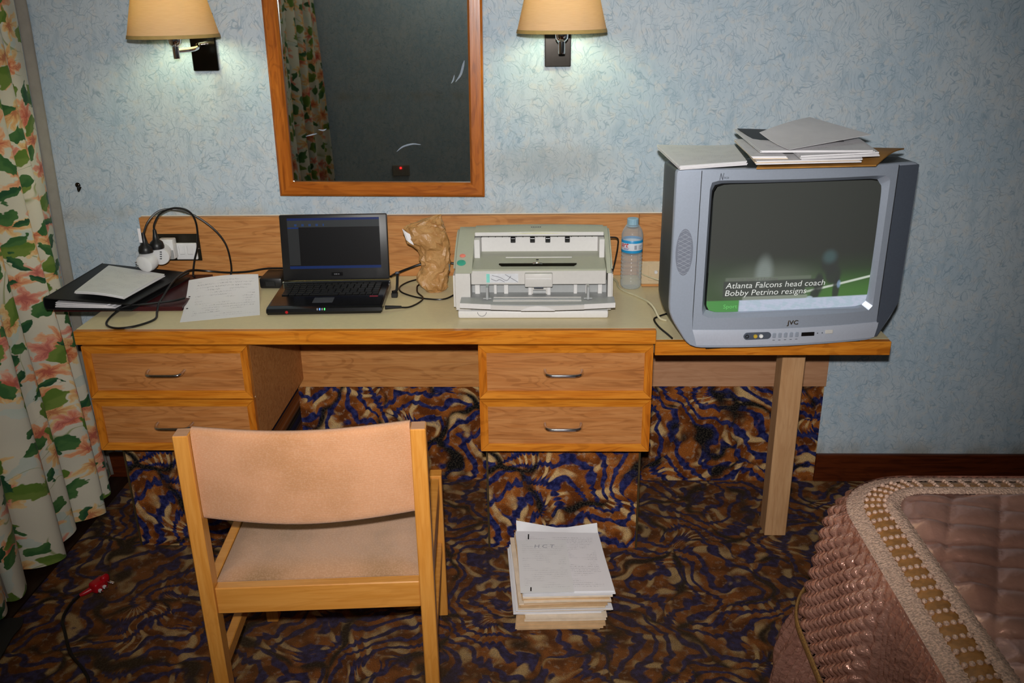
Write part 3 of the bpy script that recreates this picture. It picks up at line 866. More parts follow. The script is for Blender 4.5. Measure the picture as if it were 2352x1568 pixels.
# network dongle with a little aerial at the laptop's right side
dg = thing('wireless_aerial', 'thin upright black aerial clipped at the right side of the laptop', 'aerial', (-.41, -.2, H))
bm = NB(); tube(bm, [(-.4085, -.235, .767), (-.4, -.225, .767), (-.398, -.215, .775), (-.402, -.17, .802)], .004, 10, 5); obj('stalk', bm, 'black_plastic', dg, True)
bm = NB(); lathe(bm, [(.001, -.003), (.006, -.003), (.007, 0), (.006, .003), (.001, .003)], 14, (-.403, -.166, .805)); obj('tip', bm, 'silver_dark', dg, True)
obj('foot', B_((-.412, -.243, H + .0005), (-.394, -.226, .765), .0015), 'black_plastic', dg)

# ------------------------------------------------------------------ document scanner (local: x right, y back, z up)
def scanner():
    r = thing('document_scanner', 'beige sheet-fed document scanner with grey paper tray', 'scanner', (.011, -.428, H))
    A = dict(parent=r, local=True)
    obj('base', B_((-.208, 0, .001), (.208, .26, .024), .006, 2), 'scan_white', smooth=True, angle=30, **A)
    bm = NB(); tube(bm, [(-.141 + .012 * math.cos(a), -.0002, .020 + .012 * math.sin(a)) for a in [math.pi + math.pi * k / 12 for k in range(13)]], .0006, 6, 1); obj('finger_notch', bm, 'text_grey', **A)
    # left and right shells: side profile (y,z)
    def arc(c, r_, a0, a1, n=6):
        return [(c[0] + r_ * math.cos(a0 + (a1 - a0) * i / n), c[1] + r_ * math.sin(a0 + (a1 - a0) * i / n)) for i in range(n + 1)]
    lower = [(.006, .0245), (.004, .08), (.010, .128), (.26, .128), (.26, .0245)]
    upper = [(.010, .1285), (.030, .142), (.085, .173), (.135, .194), (.172, .206), (.205, .2105), (.25, .198), (.26, .17), (.26, .1285)]
    def shell(x0, x1, prof, mat, name, bev=.007):
        bm = NB(); prism(bm, prof, 'x', x0, x1)
        side = x0 if abs(x0) > abs(x1) else x1
        es = [e for e in bm.edges if all(abs(v.co.x - side) < 1e-6 for v in e.verts) and min(v.co.z for v in e.verts) > .02]
        bmesh.ops.bevel(bm, geom=es, offset=bev, segments=3, affect='EDGES', clamp_overlap=True)
        return obj(name, bm, mat, smooth=True, angle=35, **A)
    shell(-.219, -.1715, lower, 'scan_light', 'left_lower_shell')
    lu = shell(-.219, -.1665, upper, 'scan_green', 'left_upper_shell', .012)
    shell(.2045, .2185, lower, 'scan_light', 'right_lower_shell', .004)
    shell(.2015, .2185, upper, 'scan_green', 'right_upper_shell', .006)
    # hood over the output slot
    bm = NB(); n = 20
    def hood(u, v):
        x = -.166 + .367 * u
        a = math.sin(math.pi * u)
        pr = [(.150, .1965), (.152, .205 + .004 * a), (.172, .2105 + .003 * a), (.205, .214 + .003 * a), (.25, .200), (.26, .172)]
        k = v * (len(pr) - 1); i = min(int(k), len(pr) - 2); f = k - i
        y = pr[i][0] + (pr[i + 1][0] - pr[i][0]) * f; z = pr[i][1] + (pr[i + 1][1] - pr[i][1]) * f
        return Vector((x, y, z))
    grid(bm, n, 10, hood, thick=0); obj('hood', bm, 'scan_green', smooth=True, angle=40, **A)
    obj('hood_lip', B_((-.166, .1475, .1965), (.2005, .153, .2075), .002), 'scan_white', **A)
    bm = NB(); prism(bm, [(-.085, 0), (.0, .0042), (.085, 0), (.0, -.001)], 'y', .1468, .1474); bm.transform(Matrix.Translation((.01, 0, .2035)))
    obj('badge_arc', bm, plain('badge_arc', (216, 216, 184), .4), **A)
    for k in range(6):
        obj('badge_mark', B_((-.006 + k * .005, .1780, .2145), (-.0025 + k * .005, .1812, .2158)), 'text_grey', **A)
    # output slot
    obj('slot_shadow', B_((-.166, .19, .180), (.201, .205, .197)), 'black_matte', **A)
    obj('slot_ceiling', B_((-.166, .152, .1945), (.2005, .2, .1962)), 'black_matte', **A)
    obj('recess_wall', B_((-.150, .178, .140), (.186, .188, .1890), .001), 'scan_white', **A)
    obj('recess_cheek', B_((-.1665, .120, .140), (-.1505, .186, .1935), .001), 'scan_white', **A)
    obj('recess_cheek', B_((.1865, .120, .140), (.2012, .186, .1935), .001), 'scan_white', **A)
    for x in (-.058, -.002, .042, .098):
        ro = obj('roller_bracket', B_((x - .007, .168, .172), (x + .007, .178, .1935), .001), 'black_plastic', **A)
        bm = NB(); tube(bm, [(x - .0055, .168, .184), (x + .0055, .168, .184)], .005, 12, 1); obj('roller', bm, 'black_gloss', ro, True, local=True)
    for k in range(34):
        x = -.148 + k * .0099
        if min(abs(x - q) for q in (-.058, -.002, .042, .098)) > .009:
            obj('comb_tooth', B_((x - .0012, .172, .1875), (x + .0012, .178, .1935)), 'black_plastic', **A) if k % 2 == 0 else None
    # middle cover: sloping tray with a front face
    bm = NB(); prism(bm, [(.026, .0925), (.024, .130), (.030, .134), (.178, .144), (.178, .0925)], 'x', -.1705, .2005)
    obj('middle_cover', bm, 'scan_green', **A)
    obj('cover_face', B_((-.170, .0205, .0925), (.200, .0255, .1315), .002), 'scan_light', **A)
    obj('tray_ridge', B_((-.078, .120, .1403), (.110, .124, .1428), .0008), 'scan_white', **A)
    bm = NB(); lathe(bm, [(.0008, 0), (.004, 0), (.004, .0012), (.0008, .0012)], 14, (.012, .104, .1392)); obj('stop_hole', bm, 'black_matte', **A)
    # metal-edged paper stop
    bm = NB(); prism(bm, [(-.1, 0), (-.108, .006), (-.106, .010), (.108, .010), (.108, .006), (.100, 0)], 'y', 0, .0012); bm.transform(Matrix.Translation((.013, .052, .1365)) @ Matrix.Rotation(-.95, 4, 'X'))
    st = obj('paper_stop', bm, 'dark_metal', **A)
    bm = NB(); tube(bm, [(.0, .050, .1445), (.013, .049, .1462), (.026, .050, .1445)], .002, 8, 4); obj('stop_grip', bm, 'chrome', st, True, local=True)
    # release latch
    la = obj('latch', B_((-.022, .004, .090), (.054, .0205, .1285), .003, 2), 'scan_light', smooth=True, angle=30, **A)
    obj('latch_edge', B_((-.019, .0032, .1125), (.051, .0045, .116), .0006), 'scan_white', la, local=True)
    obj('latch_notch', B_((.003, .0040, .0865), (.029, .018, .0905), .0005), 'text_grey', la, local=True)
    # instruction label
    lb = obj('instruction_label', B_((-.128, .0197, .099), (-.040, .0204, .1245)), plain('label_grey', (214, 216, 220), .5), **A)
    obj('label_band', B_((-.1275, .0192, .0995), (-.1185, .0198, .124)), plain('label_teal', (130, 210, 196), .5), lb, local=True)
    for pts in (((-.115, .110), (-.10, .104), (-.092, .108), (-.078, .101)), ((-.112, .120), (-.09, .114), (-.072, .105), (-.06, .118)), ((-.076, .1225), (-.041, .1005))):
        bm = NB(); tube(bm, [(x, .0194, z) for x, z in pts], .0006, 6, 4 if len(pts) > 2 else 1); obj('label_drawing', bm, 'text_ink', lb, True, local=True)
    # feed slot with its details
    obj('slot_back', B_((-.171, .060, .0245), (.2042, .066, .0925)), 'scan_grey', **A)
    obj('slot_floor', B_((-.171, .004, .0245), (.2042, .060, .058)), 'scan_grey', **A)
    for x, w_ in ((-.155, .014), (-.105, .008), (-.075, .012), (.150, .008), (.186, .012), (.118, .010)):
        obj('slot_post', B_((x - w_ / 2, .045, .058), (x + w_ / 2, .059, .0915), .001), 'scan_white', **A)
    fr = obj('feed_roller_block', B_((-.010, .040, .058), (.046, .059, .080), .002), 'scan_light', **A)
    bm = NB(); tube(bm, [(.0, .038, .066), (.036, .038, .066)], .006, 12, 1); obj('feed_roller', bm, 'scan_grey', fr, True, local=True)
    for x in (-.008, .044): obj('roller_arm', B_((x - .005, .034, .058), (x + .005, .046, .086), .001), 'scan_white', fr, local=True)
    # feed tray, hinged down and reaching forward
    bm = NB()
    def tray(u, v):
        x = -.197 + .419 * u
        y = -.046 - .012 * math.sin(math.pi * u) + (.052 + .012 * math.sin(math.pi * u)) * v
        return Vector((x, y, .0625 - .002 * (1 - v)))
    grid(bm, 20, 4, tray, thick=.009)
    tr = obj('feed_tray', bm, 'scan_grey', smooth=True, angle=40, **A)
    def lip(u0, u1, mat, nm, z0, z1, out):
        bm = NB()
        def f(u, v):
            uu = u0 + (u1 - u0) * u
            return Vector((-.197 + .419 * uu, -.0475 - .012 * math.sin(math.pi * uu) - out, z0 + (z1 - z0) * v - .003 * math.sin(math.pi * uu)))
        grid(bm, 12, 2, f, thick=.003); return obj(nm, bm, mat, tr, True, 40, local=True)
    lip(.0, .20, 'scan_white', 'tray_corner', .049, .0625, .0006); lip(.8, 1, 'scan_white', 'tray_corner', .049, .0625, .0006); lip(.2, .8, 'scan_light', 'tray_lip', .048, .0605, .0003)
    bm = NB(); prism(bm, [(-.046 + .092 * i / 16, .014 * math.sin(math.pi * i / 16) ** .8) for i in range(17)], 'y', -.0608, -.0600); bm.transform(Matrix.Translation((.014, 0, .0445))); obj('thumb_crescent', bm, 'scan_white', tr, local=True)
    for k in range(3): obj('tray_groove', B_((-.108, -.03 + k * .014, .0612), (.132, -.026 + k * .014, .0640), .0005), 'scan_light' if k % 2 == 0 else 'scan_grey', tr, local=True)
    for x in (-.124, .150):
        g = obj('paper_guide', B_((x - .0035, -.022, .063), (x + .0035, .012, .098), .001), 'scan_grey', **A)
        obj('guide_foot', B_((x - .012, -.018, .0632), (x + .012, .006, .067), .001), 'scan_grey', g, local=True)
    # buttons on the sloping left shell
    for x, y, z, a, b, m in ((-.195, .066, .1635, .0085, .0065, 'btn_red'), (-.197, .042, .150, .0125, .011, 'btn_green')):
        bm = NB(); lathe(bm, [(.96, 0), (1, .25), (.97, .7), (.8, 1), (.01, 1.08)], 24)
        bm.transform(Matrix.Translation((x, y, z - .001)) @ Matrix.Rotation(.52, 4, 'X') @ Matrix.Diagonal((a, b, .0025, 1)))
        obj('button', bm, m, lu, True, local=True)
scanner()

# ------------------------------------------------------------------ water bottle
def bottle():
    cx, cy = .306, -.145
    r = thing('water_bottle', 'small clear water bottle with blue and white label', 'bottle', (cx, cy, H))
    rb = .0325
    prof = [(.012, .004), (.020, .001), (.027, .0015), (.031, .008), (.0325, .018), (.0315, .026)]
    z = .030
    for k in range(7):
        prof += [(.0295, z), (.032, z + .005), (.032, z + .008)]; z += .0115
    prof += [(.0305, z), (.0315, z + .004), (.0315, z + .042), (.0325, z + .046), (.0322, z + .056), (.029, z + .068), (.022, z + .080), (.0165, z + .087), (.0150, z + .091)]
    ztop = z + .091
    bm = NB(); lathe(bm, prof, 36, (cx, cy, H), False)
    inner = [(a - .0006, b + (.0008 if i < 3 else 0)) for i, (a, b) in enumerate(prof)][::-1]
    bm3 = bm; bm3.faces.new([v for v in bm3.verts][:36][::-1])
    obj('bottle_shell', bm3, 'pet', r, True, 60)
    # label sleeve
    lz0, lz1 = z + .004, z + .042
    t = NT('bottle_label', .35)
    s = t.xyz(t.co())
    zz = t.mth('DIVIDE', t.mth('SUBTRACT', s[2], lz0), lz1 - lz0)
    edge = t.mth('ABSOLUTE', t.mth('SUBTRACT', zz, .5))
    t.set('Base Color', t.mix(t.ss(edge, .28, .29), lin(216, 222, 232), lin(40, 150, 208)))
    bm = NB(); lathe(bm, [(.0318, lz0), (.0322, lz0 + .001), (.0322, lz1 - .001), (.0318, lz1)], 40, (cx, cy, H), False)
    lb = obj('label', bm, t.m, r, True, 60)
    def wrap(txt, a0, h, z0, mat, shear=0, bold=0):
        bm, wd = text_bm(txt, 1, .0002, shear, bold)
        y1 = max(v.co.y for v in bm.verts); sc = h / y1
        for v in bm.verts:
            a = a0 + v.co.x * sc / .0325; rr = .0325 + v.co.z * .5
            v.co = Vector((cx + rr * math.sin(a), cy - rr * math.cos(a), H + z0 + v.co.y * sc))
        obj('label_print', bm, mat, lb)
    wrap('art', -1.28, .0125, z + .0225, plain('label_red', (200, 40, 48), .4), .35, .012)
    def marks(a0, a1, z0, rows, mat, h=.0012):
        for i, zr in enumerate(rows):
            bm = NB(); b1 = a1 - .05 * (i % 2)
            grid(bm, 4, 1, lambda u, v: Vector((cx + .0324 * math.sin(a0 + (b1 - a0) * u), cy - .0324 * math.cos(a0 + (b1 - a0) * u), H + z0 + zr + v * h)), thick=.0001)
            obj('label_print', bm, mat, lb)
    ink = plain('label_ink', (84, 104, 180), .4)
    marks(-1.2, -.35, z, (.0195,), plain('label_red_line', (200, 60, 70), .4), .0008)
    marks(-.95, -.4, z, (.0165, .0145), ink)
    marks(.55, .95, z, (.0255, .0215, .0165), 'text_ink')
    for k in range(6):
        bm = NB(); a0, a1 = .12, .36
        grid(bm, 3, 1, lambda u, v: Vector((cx + .0324 * math.sin(a0 + (a1 - a0) * u), cy - .0324 * math.cos(a0 + (a1 - a0) * u), H + z + .0165 + k * .0021 + v * .0012)), thick=.0001)
        obj('label_print', bm, 'text_ink', lb)
    bm = NB(); n = 30; LL = []
    for i, (rr, zz) in enumerate([(.0160, 0), (.0165, .001), (.0165, .0175), (.0155, .019), (.004, .0195)]):
        LL.append([(cx + (rr + (.0006 if j % 2 else 0) * (0 < i < 3)) * math.cos(2 * math.pi * j / n), cy + (rr + (.0006 if j % 2 else 0) * (0 < i < 3)) * math.sin(2 * math.pi * j / n), H + ztop - .006 + zz) for j in range(n)])
    loops(bm, LL, True, True); obj('cap', bm, 'cap_blue', r, True, 30)
    bm = NB(); lathe(bm, [(.0155, -.0105), (.0180, -.0102), (.0180, -.0075), (.0165, -.0070), (.0155, -.0068)], 28, (cx, cy, H + ztop), False); obj('neck_ring', bm, 'cap_blue', r, True)
bottle()

# ------------------------------------------------------------------ crumpled paper bag
def bag():
    cy = -.165
    rows = [(.7505, -.318, -.262), (.762, -.326, -.250), (.785, -.340, -.247), (.805, -.338, -.246), (.825, -.326, -.244), (.85, -.331, -.241), (.88, -.333, -.238), (.905, -.368, -.242),
            (.93, -.374, -.247), (.948, -.372, -.252), (.958, -.345, -.256), (.972, -.305, -.260), (.984, -.272, -.262)]
    dep = [.030, .034, .036, .032, .026, .030, .034, .034, .032, .026, .020, .012, .003]
    bm = NB(); n = 26; LL = []
    R = smooth_path([(a, b, c) for a, b, c in rows], 2); D = smooth_path([(d, 0, 0) for d in dep], 2)
    rnd = random.Random(11)
    for k, ((z, x0, x1), d) in enumerate(zip([tuple(q) for q in R], [q[0] for q in D])):
        xc, hw = (x0 + x1) / 2, (x1 - x0) / 2
        L = []
        for j in range(n):
            a = 2 * math.pi * (j + .5 * (k % 2)) / n
            ca, sa = math.cos(a), math.sin(a)
            x = xc + hw * math.copysign(abs(ca) ** .8, ca); y = cy + max(d, .002) * math.copysign(abs(sa) ** .8, sa)
            amp = min(1, (z - .7495) / .012) * (1 if z < .965 else .35)
            rg = noise.noise(Vector((x * 26, y * 26, z * 20))) * .006 + rnd.uniform(-.0042, .0030)
            L.append((x + amp * (rg * ca + rnd.uniform(-.0015, .0015)), y + amp * rg * sa * 1.9, max(z + amp * rnd.uniform(-.0035, .0035), .7503)))
        LL.append(L)
    loops(bm, LL, True, True)
    r = thing('paper_bag', 'crumpled brown paper bag standing between laptop and scanner', 'bag', (-.29, cy, H))
    bmesh.ops.triangulate(bm, faces=[f for f in bm.faces if len(f.verts) == 4]); obj('bag_paper', bm, 'kraft', r, False)
    bm = NB(); grid(bm, 3, 4, lambda u, v: Vector((-.375 + .022 * u + .010 * (1 - v), cy - .031 - .004 * math.sin(3 * u), .915 + .034 * v - .016 * u)), thick=.0006)
    obj('receipt', bm, 'paper', r)
    bm = NB(); grid(bm, 2, 2, lambda u, v: Vector((-.2395 - .004 * u, cy - .026 + .012 * u, .818 + .020 * v)), thick=.0006); obj('price_tag', bm, 'paper_blue', r)
bag()

# ------------------------------------------------------------------ television (local: x along the front from its left edge, y back, z up)
def television():
    r = thing('television', 'silver tube television set on the lower table', 'television', (.366, -.55, tz), .118)
    A = dict(parent=r, local=True)
    W, Ht = .622, .472
    yf = lambda x: -.030 * (1 - ((x - W / 2) / (W / 2)) ** 2) if 0 <= x <= W else 0
    def rounded(pts, rad, n=4):
        out = []
        m = len(pts)
        for i in range(m):
            p0, p, p1 = Vector(pts[i - 1]), Vector(pts[i]), Vector(pts[(i + 1) % m])
            rr = rad[i]
            a = p + (p0 - p).normalized() * rr; b = p + (p1 - p).normalized() * rr
            for k in range(n + 1):
                t = k / n
                out.append(tuple(a * (1 - t) ** 2 + p * 2 * t * (1 - t) + b * t * t))
        return out
    out = rounded([(0, Ht), (W, Ht), (W, .095), (.565, .002), (.057, .002), (0, .095)], [.012, .022, .04, .03, .03, .03])
    C = (W / 2, .262)
    N = 120
    def hit(poly, th):
        d = (math.cos(th), math.sin(th)); best = 9
        for i in range(len(poly)):
            a, b = poly[i], poly[(i + 1) % len(poly)]
            ex, ez = b[0] - a[0], b[1] - a[1]
            den = d[0] * ez - d[1] * ex
            if abs(den) < 1e-12: continue
            t = ((a[0] - C[0]) * ez - (a[1] - C[1]) * ex) / den
            u = ((a[0] - C[0]) * d[1] - (a[1] - C[1]) * d[0]) / den
            if t > 0 and -1e-9 <= u <= 1 + 1e-9: best = min(best, t)
        return (C[0] + d[0] * best, C[1] + d[1] * best)
    def sup(x0, x1, z0, z1, e, bul=0):
        cx, cz, hx, hz = (x0 + x1) / 2, (z0 + z1) / 2, (x1 - x0) / 2, (z1 - z0) / 2
        P = []
        for k in range(240):
            a = 2 * math.pi * k / 240; c, s = math.cos(a), math.sin(a)
            P.append((cx + hx * math.copysign(abs(c) ** (2 / e), c), cz + hz * math.copysign(abs(s) ** (2 / e), s)))
        return P
    ths = [2 * math.pi * k / N + .013 for k in range(N)]
    # make sure outline corners are sampled
    ths = sorted(ths + [math.atan2(p[1] - C[1], p[0] - C[0]) % (2 * math.pi) for p in out])
    oo = [hit(out, t) for t in ths]
    op = [hit(sup(.083, .543, .086, .444, 30), t) for t in ths]
    oi = [hit(sup(.0925, .5245, .0985, .4340, 24), t) for t in ths]
    oi2 = [hit(sup(.097, .520, .103, .4295, 20), t) for t in ths]
    sc = lambda L, k, cz=.24: [((p[0] - W / 2) * k + W / 2, (p[1] - cz) * k + cz) for p in L]
    # back shell
    bm = NB()
    sh = [[(p[0], yf(p[0]) + .012, p[1]) for p in sc(oo, .999)], [(p[0], .10, p[1]) for p in sc(oo, .998)],
          [(p[0], .15, p[1]) for p in sc(oo, .975)], [(p[0], .24, max(.004, p[1])) for p in sc(oo, .86, .19)], [(p[0], .38, max(.02, p[1])) for p in sc(oo, .62, .16)], [(p[0], .42, max(.03, p[1])) for p in sc(oo, .56, .16)]]
    loops(bm, sh, False, True); bmesh.ops.recalc_face_normals(bm, faces=bm.faces)
    obj('rear_shell', bm, 'tv_back', smooth=True, angle=30, **A)
    # front bezel
    bm = NB()
    mid = [((a[0] * .5 + b[0] * .5), (a[1] * .5 + b[1] * .5)) for a, b in zip(oo, op)]
    LL = [[(p[0], yf(p[0]) + .0118, p[1]) for p in oo], [(p[0], yf(p[0]) + .003, p[1]) for p in oo], [(p[0], yf(p[0]), p[1]) for p in sc(oo, .993)],
          [(p[0], yf(p[0]), p[1]) for p in mid], [(p[0], yf(p[0]), p[1]) for p in op], [(p[0], yf(p[0]) + .016, p[1]) for p in oi]]
    loops(bm, LL); bmesh.ops.recalc_face_normals(bm, faces=bm.faces)
    for f in bm.faces: pass
    bz = obj('bezel', bm, 'silver', smooth=True, angle=28, **A)
    bm = NB(); loops(bm, [[(p[0], yf(p[0]) + .0158, p[1]) for p in oi], [(p[0], yf(p[0]) + .021, p[1]) for p in oi2]])
    obj('gasket', bm, 'black_matte', smooth=True, **A)
    # picture tube face, convex
    sx0, sx1, sz0, sz1 = .099, .518, .103, .428
    def ys(x, z):
        a = (x - (sx0 + sx1) / 2) / .22; b = (z - .265) / .17
        return -.030 + .009 + .006 * a * a + .004 * b * b
    bm = NB(); uvl = bm.loops.layers.uv.verify()
    cxs, czs = (sx0 + sx1) / 2, (sz0 + sz1) / 2
    rings = [[bm.verts.new((cxs + (p[0] - cxs) * k, ys(cxs + (p[0] - cxs) * k, czs + (p[1] - czs) * k), czs + (p[1] - czs) * k)) for p in [hit(sup(.0935, .5235, .0995, .433, 18), t) for t in ths]] for k in (1, .85, .7, .5, .3, .1)]
    for Aq, Bq in zip(rings, rings[1:]):
        for j in range(len(ths)): bm.faces.new((Aq[j], Aq[(j + 1) % len(ths)], Bq[(j + 1) % len(ths)], Bq[j]))
    bm.faces.new(rings[-1])
    for f in bm.faces:
        for l in f.loops: l[uvl].uv = ((l.vert.co.x - sx0) / (sx1 - sx0), (l.vert.co.z - sz0) / (sz1 - sz0))
    bmesh.ops.recalc_face_normals(bm, faces=bm.faces)
    t = NT('tv_picture', .12, 0, .35)
    uv = t.co('UV'); s = t.xyz(uv); U, V = s[0], s[1]
    def bl(cu, cv, ru, rv, soft=.25):
        a = t.mth('DIVIDE', t.mth('SUBTRACT', U, cu), ru); b = t.mth('DIVIDE', t.mth('SUBTRACT', V, cv), rv)
        return t.ss(t.mth('SQRT', t.mth('ADD', t.mth('MULTIPLY', a, a), t.mth('MULTIPLY', b, b))), 1 - soft, 1 + soft, 1, 0)
    def rect(u0, u1, v0, v1, f=.006):
        return t.mth('MULTIPLY', t.mth('MULTIPLY', t.ss(U, u0 - f, u0 + f), t.ss(U, u1 - f, u1 + f, 1, 0)), t.mth('MULTIPLY', t.ss(V, v0 - f, v0 + f), t.ss(V, v1 - f, v1 + f, 1, 0)))
    noi = t.noi(uv, 9, 4)
    pic = t.mix(t.ss(V, .12, .5, 1, 0), (.004, .005, .005, 1), (.012, .040, .008, 1))
    pic = t.mix(t.mth('MULTIPLY', t.ss(V, .1, .34, 1, 0), t.ss(U, .35, .8)), pic, (.035, .12, .015, 1))
    pic = t.mix(t.mth('MULTIPLY', bl(.38, .22, .26, .14, .6), .5), pic, (.12, .13, .11, 1))
    pic = t.mix(t.mth('MULTIPLY', bl(.33, .30, .05, .13, .5), .55), pic, (.22, .26, .25, 1))
    # white touchline, rising to the right
    ln = t.mth('ABSOLUTE', t.mth('SUBTRACT', V, t.mth('ADD', -.02, t.mth('MULTIPLY', U, .26))))
    pic = t.mix(t.mth('MULTIPLY', t.ss(ln, .004, .014, 1, 0), t.ss(U, .5, .7)), pic, (.45, .5, .42, 1))
    # running figure in dark clothes
    for a in ((.74, .38, .055, .10), (.77, .27, .05, .08), (.685, .20, .03, .09), (.665, .11, .028, .05), (.80, .15, .022, .11)):
        pic = t.mix(t.mth('MULTIPLY', bl(*a, .3), .9), pic, (.006, .008, .010, 1))
    pic = t.mix(t.mth('MULTIPLY', bl(.735, .42, .04, .05, .6), .4), pic, (.05, .12, .13, 1))
    pic = t.mix(t.mth('MULTIPLY', bl(.635, .085, .02, .015, .4), .8), pic, (.35, .42, .5, 1))
    pic = t.mix(t.mth('MULTIPLY', bl(.815, .19, .012, .03, .4), .6), pic, (.2, .3, .45, 1))
    # headline boxes and the ticker
    pic = t.mix(t.mth('MULTIPLY', rect(.095, .63, .245, .275), .75), pic, (.10, .12, .09, 1))
    pic = t.mix(t.mth('MULTIPLY', rect(.085, .71, .175, .245), .85), pic, (.012, .014, .016, 1))
    pic = t.mix(t.mth('MULTIPLY', rect(.085, .60, .115, .180), .85), pic, (.012, .014, .016, 1))
    pic = t.mix(t.mth('MULTIPLY', rect(.21, .62, .055, .115), .5), pic, (.30, .32, .28, 1))
    pic = t.mix(rect(.19, 1.2, -.2, .085), pic, t.mix(t.ss(t.noi(uv, 24, 2), .4, .6), (.34, .42, .50, 1), (.40, .44, .55, 1)))
    pic = t.mix(rect(-.2, .19, -.2, .085), pic, (.03, .20, .03, 1))
    scan = t.mth('ADD', .85, t.mth('MULTIPLY', t.mth('SINE', t.mth('MULTIPLY', V, 1400)), .15))
    t.set('Base Color', (.066, .070, .064, 1)); t.set('Emission Color', pic); t.set('Emission Strength', t.mth('MULTIPLY', scan, 1.25))
    scr = obj('screen', bm, t.m, smooth=True, angle=180, **A)
    tx = led('tv_caption', (.55, .57, .55, 1), .55)
    tx2 = led('tv_caption_dim', (.12, .12, .12, 1), .3)
    tx3 = led('tv_caption_green', (.12, .42, .12, 1), .5)
    for txt, x, z, wd, h, m, shr in (('Atlanta Falcons head coach', .1405, .1640, .262, .0150, tx, .12), ('Bobby Petrino resigns', .1405, .1440, .214, .0150, tx, .12), ('World Sport Update', .145, .1835, .13, .0075, tx2, .1), ('Sport', .139, .1095, .036, .0105, tx3, 0)):
        b2 = text_fit(txt, wd, h, shr, -.004)
        for v in b2.verts:
            X, Z = x + v.co.x, z + v.co.z
            v.co = Vector((X, ys(X, Z) - .0004 + v.co.y * .3, Z))
        obj('caption', b2, m, scr, local=True)
    # speaker panels left and right, each with a grille
    def panel(x0, x1, z0, z1, mat, nm, off=.0022, par=r, cut=0):
        bm = NB()
        grid(bm, 8, 14, lambda u, v: Vector((x0 + (x1 - x0) * u + cut * (1 - min(1, v / .22)), yf(x0 + (x1 - x0) * u) - off, z0 + (z1 - z0) * v)), thick=.0035)
        return obj(nm, bm, mat, par, True, 30, local=True)
    for side, xa, xb, cut in (('l', .003, .0595, .052), ('r', .563, .618, -.046)):
        bm = NB()
        def f(u, v):
            z = .012 + (Ht - .018) * v
            lo = max(0, (.100 - z) / .090)
            if side == 'l': a, b = xa + .055 * lo, xb + .003 * lo
            else: a, b = xa - .003 * lo, xb - .052 * lo
            x = a + (b - a) * u
            return Vector((x, yf(x) - .002, z))
        grid(bm, 6, 40, f, thick=.0035)
        sp_ = obj('speaker_panel', bm, 'silver' if side == 'l' else 'silver_dark', smooth=True, angle=30, **A)  # right panel in darker silver: its dimmer lighting is put into the colour
        if side == 'r':
            obj('panel_seam', B_((xa - .0022, yf(.06) - .0006, .055), (xa - .0006, yf(.06) + .004, Ht - .004)), 'black_matte', **A); continue
        gx = (xa + xb) / 2 - .002
        bm = NB()
        g = [(gx + .0215 * math.cos(q) , .262 + .061 * math.sin(q)) for q in [2 * math.pi * k / 28 for k in range(28)]]
        def disc(pts, y):
            V_ = [bm.verts.new((x, yf(x) - y, z)) for x, z in pts]; bm.faces.new(V_)
        disc(g, .0026); obj('speaker_grille', bm, 'grille_grey', sp_, local=True)
        for k in range(-5, 6):
            for sg in (1, -1):
                zc_ = .262 + k * .0115
                bm = NB()
                pts = []
                for q in range(9):
                    x = gx - .0215 + .043 * q / 8; z = zc_ + sg * (x - gx) * .55
                    if ((x - gx) / .0215) ** 2 + ((z - .262) / .061) ** 2 <= .97: pts.append((x, yf(x) - .0027, z))
                if len(pts) > 2:
                    tube(bm, pts, .00055, 5, 1); obj('grille_bar', bm, 'grille_light', sp_, local=True)
        obj('panel_seam', B_((xb + .0006 if side == 'l' else xa - .0022, yf(.06) - .0006, .055), (xb + .0022 if side == 'l' else xa - .0006, yf(.06) + .004, Ht - .004)), 'black_matte', **A)
    # lower control strip
    bm = NB()
    grid(bm, 30, 3, lambda u, v: Vector((.062 + .012 * (1 - v) + (.500 + .004 * v - .016 * (1 - v)) * u, yf(.062 + .5 * u) - .004 + .003 * (v if v > .9 else 0), .010 + .043 * v)), thick=.004)
    cs = obj('control_strip', bm, 'silver_bright', smooth=True, angle=30, **A)
    F = lambda x: yf(x) - .004
    bm = NB(); rr = .0095; x0, x1, zc = .203, .257, .036
    pill = [(x0 - rr * math.sin(a), zc + rr * math.cos(a)) for a in [math.pi * k / 10 for k in range(11)]] + [(x1 + rr * math.sin(a), zc - rr * math.cos(a)) for a in [math.pi * k / 10 for k in range(11)]]
    prism(bm, pill, 'y', F(.23) - .0016, F(.23) + .002); pl = obj('socket_panel', bm, 'silver_dark', parent=cs, local=True)
    for x, m in ((.202, 'black_matte'), (.224, 'btn_yellow'), (.239, 'white_plastic')):
        if m == 'btn_yellow': m = plain('socket_yellow', (200, 170, 60), .4)
        bm = NB(); lathe(bm, [(.0018, 0), (.0052, 0), (.0052, .003), (.0030, .003), (.0030, .001)], 16); bm.transform(Matrix.Translation((x, F(x) - .0015, zc)) @ Matrix.Rotation(math.pi / 2, 4, 'X'))
        obj('socket', bm, m, cs, True, local=True)
    for k in range(5):
        x = .2745 + k * .0152
        obj('button', B_((x - .0046, F(x) - .0028, .0295), (x + .0046, F(x) + .001, .0425), .0012), 'silver', cs, local=True)
        obj('button_mark', B_((x - .003, F(x) - .0006, .022), (x + .003, F(x) + .0005, .0232)), 'text_grey', cs, local=True)
    obj('display_window', B_((.348, F(.365) - .0016, .030), (.383, F(.365) + .001, .0405), .0005), 'black_gloss', cs, local=True)
    for x in (.392, .405): obj('indicator', B_((x - .0012, F(x) - .0012, .035), (x + .0012, F(x) + .001, .0374)), 'text_grey', cs, local=True)
    obj('power_button', B_((.4135, F(.424) - .003, .033), (.434, F(.424) + .001, .0435), .0012), 'scan_light', cs, local=True)
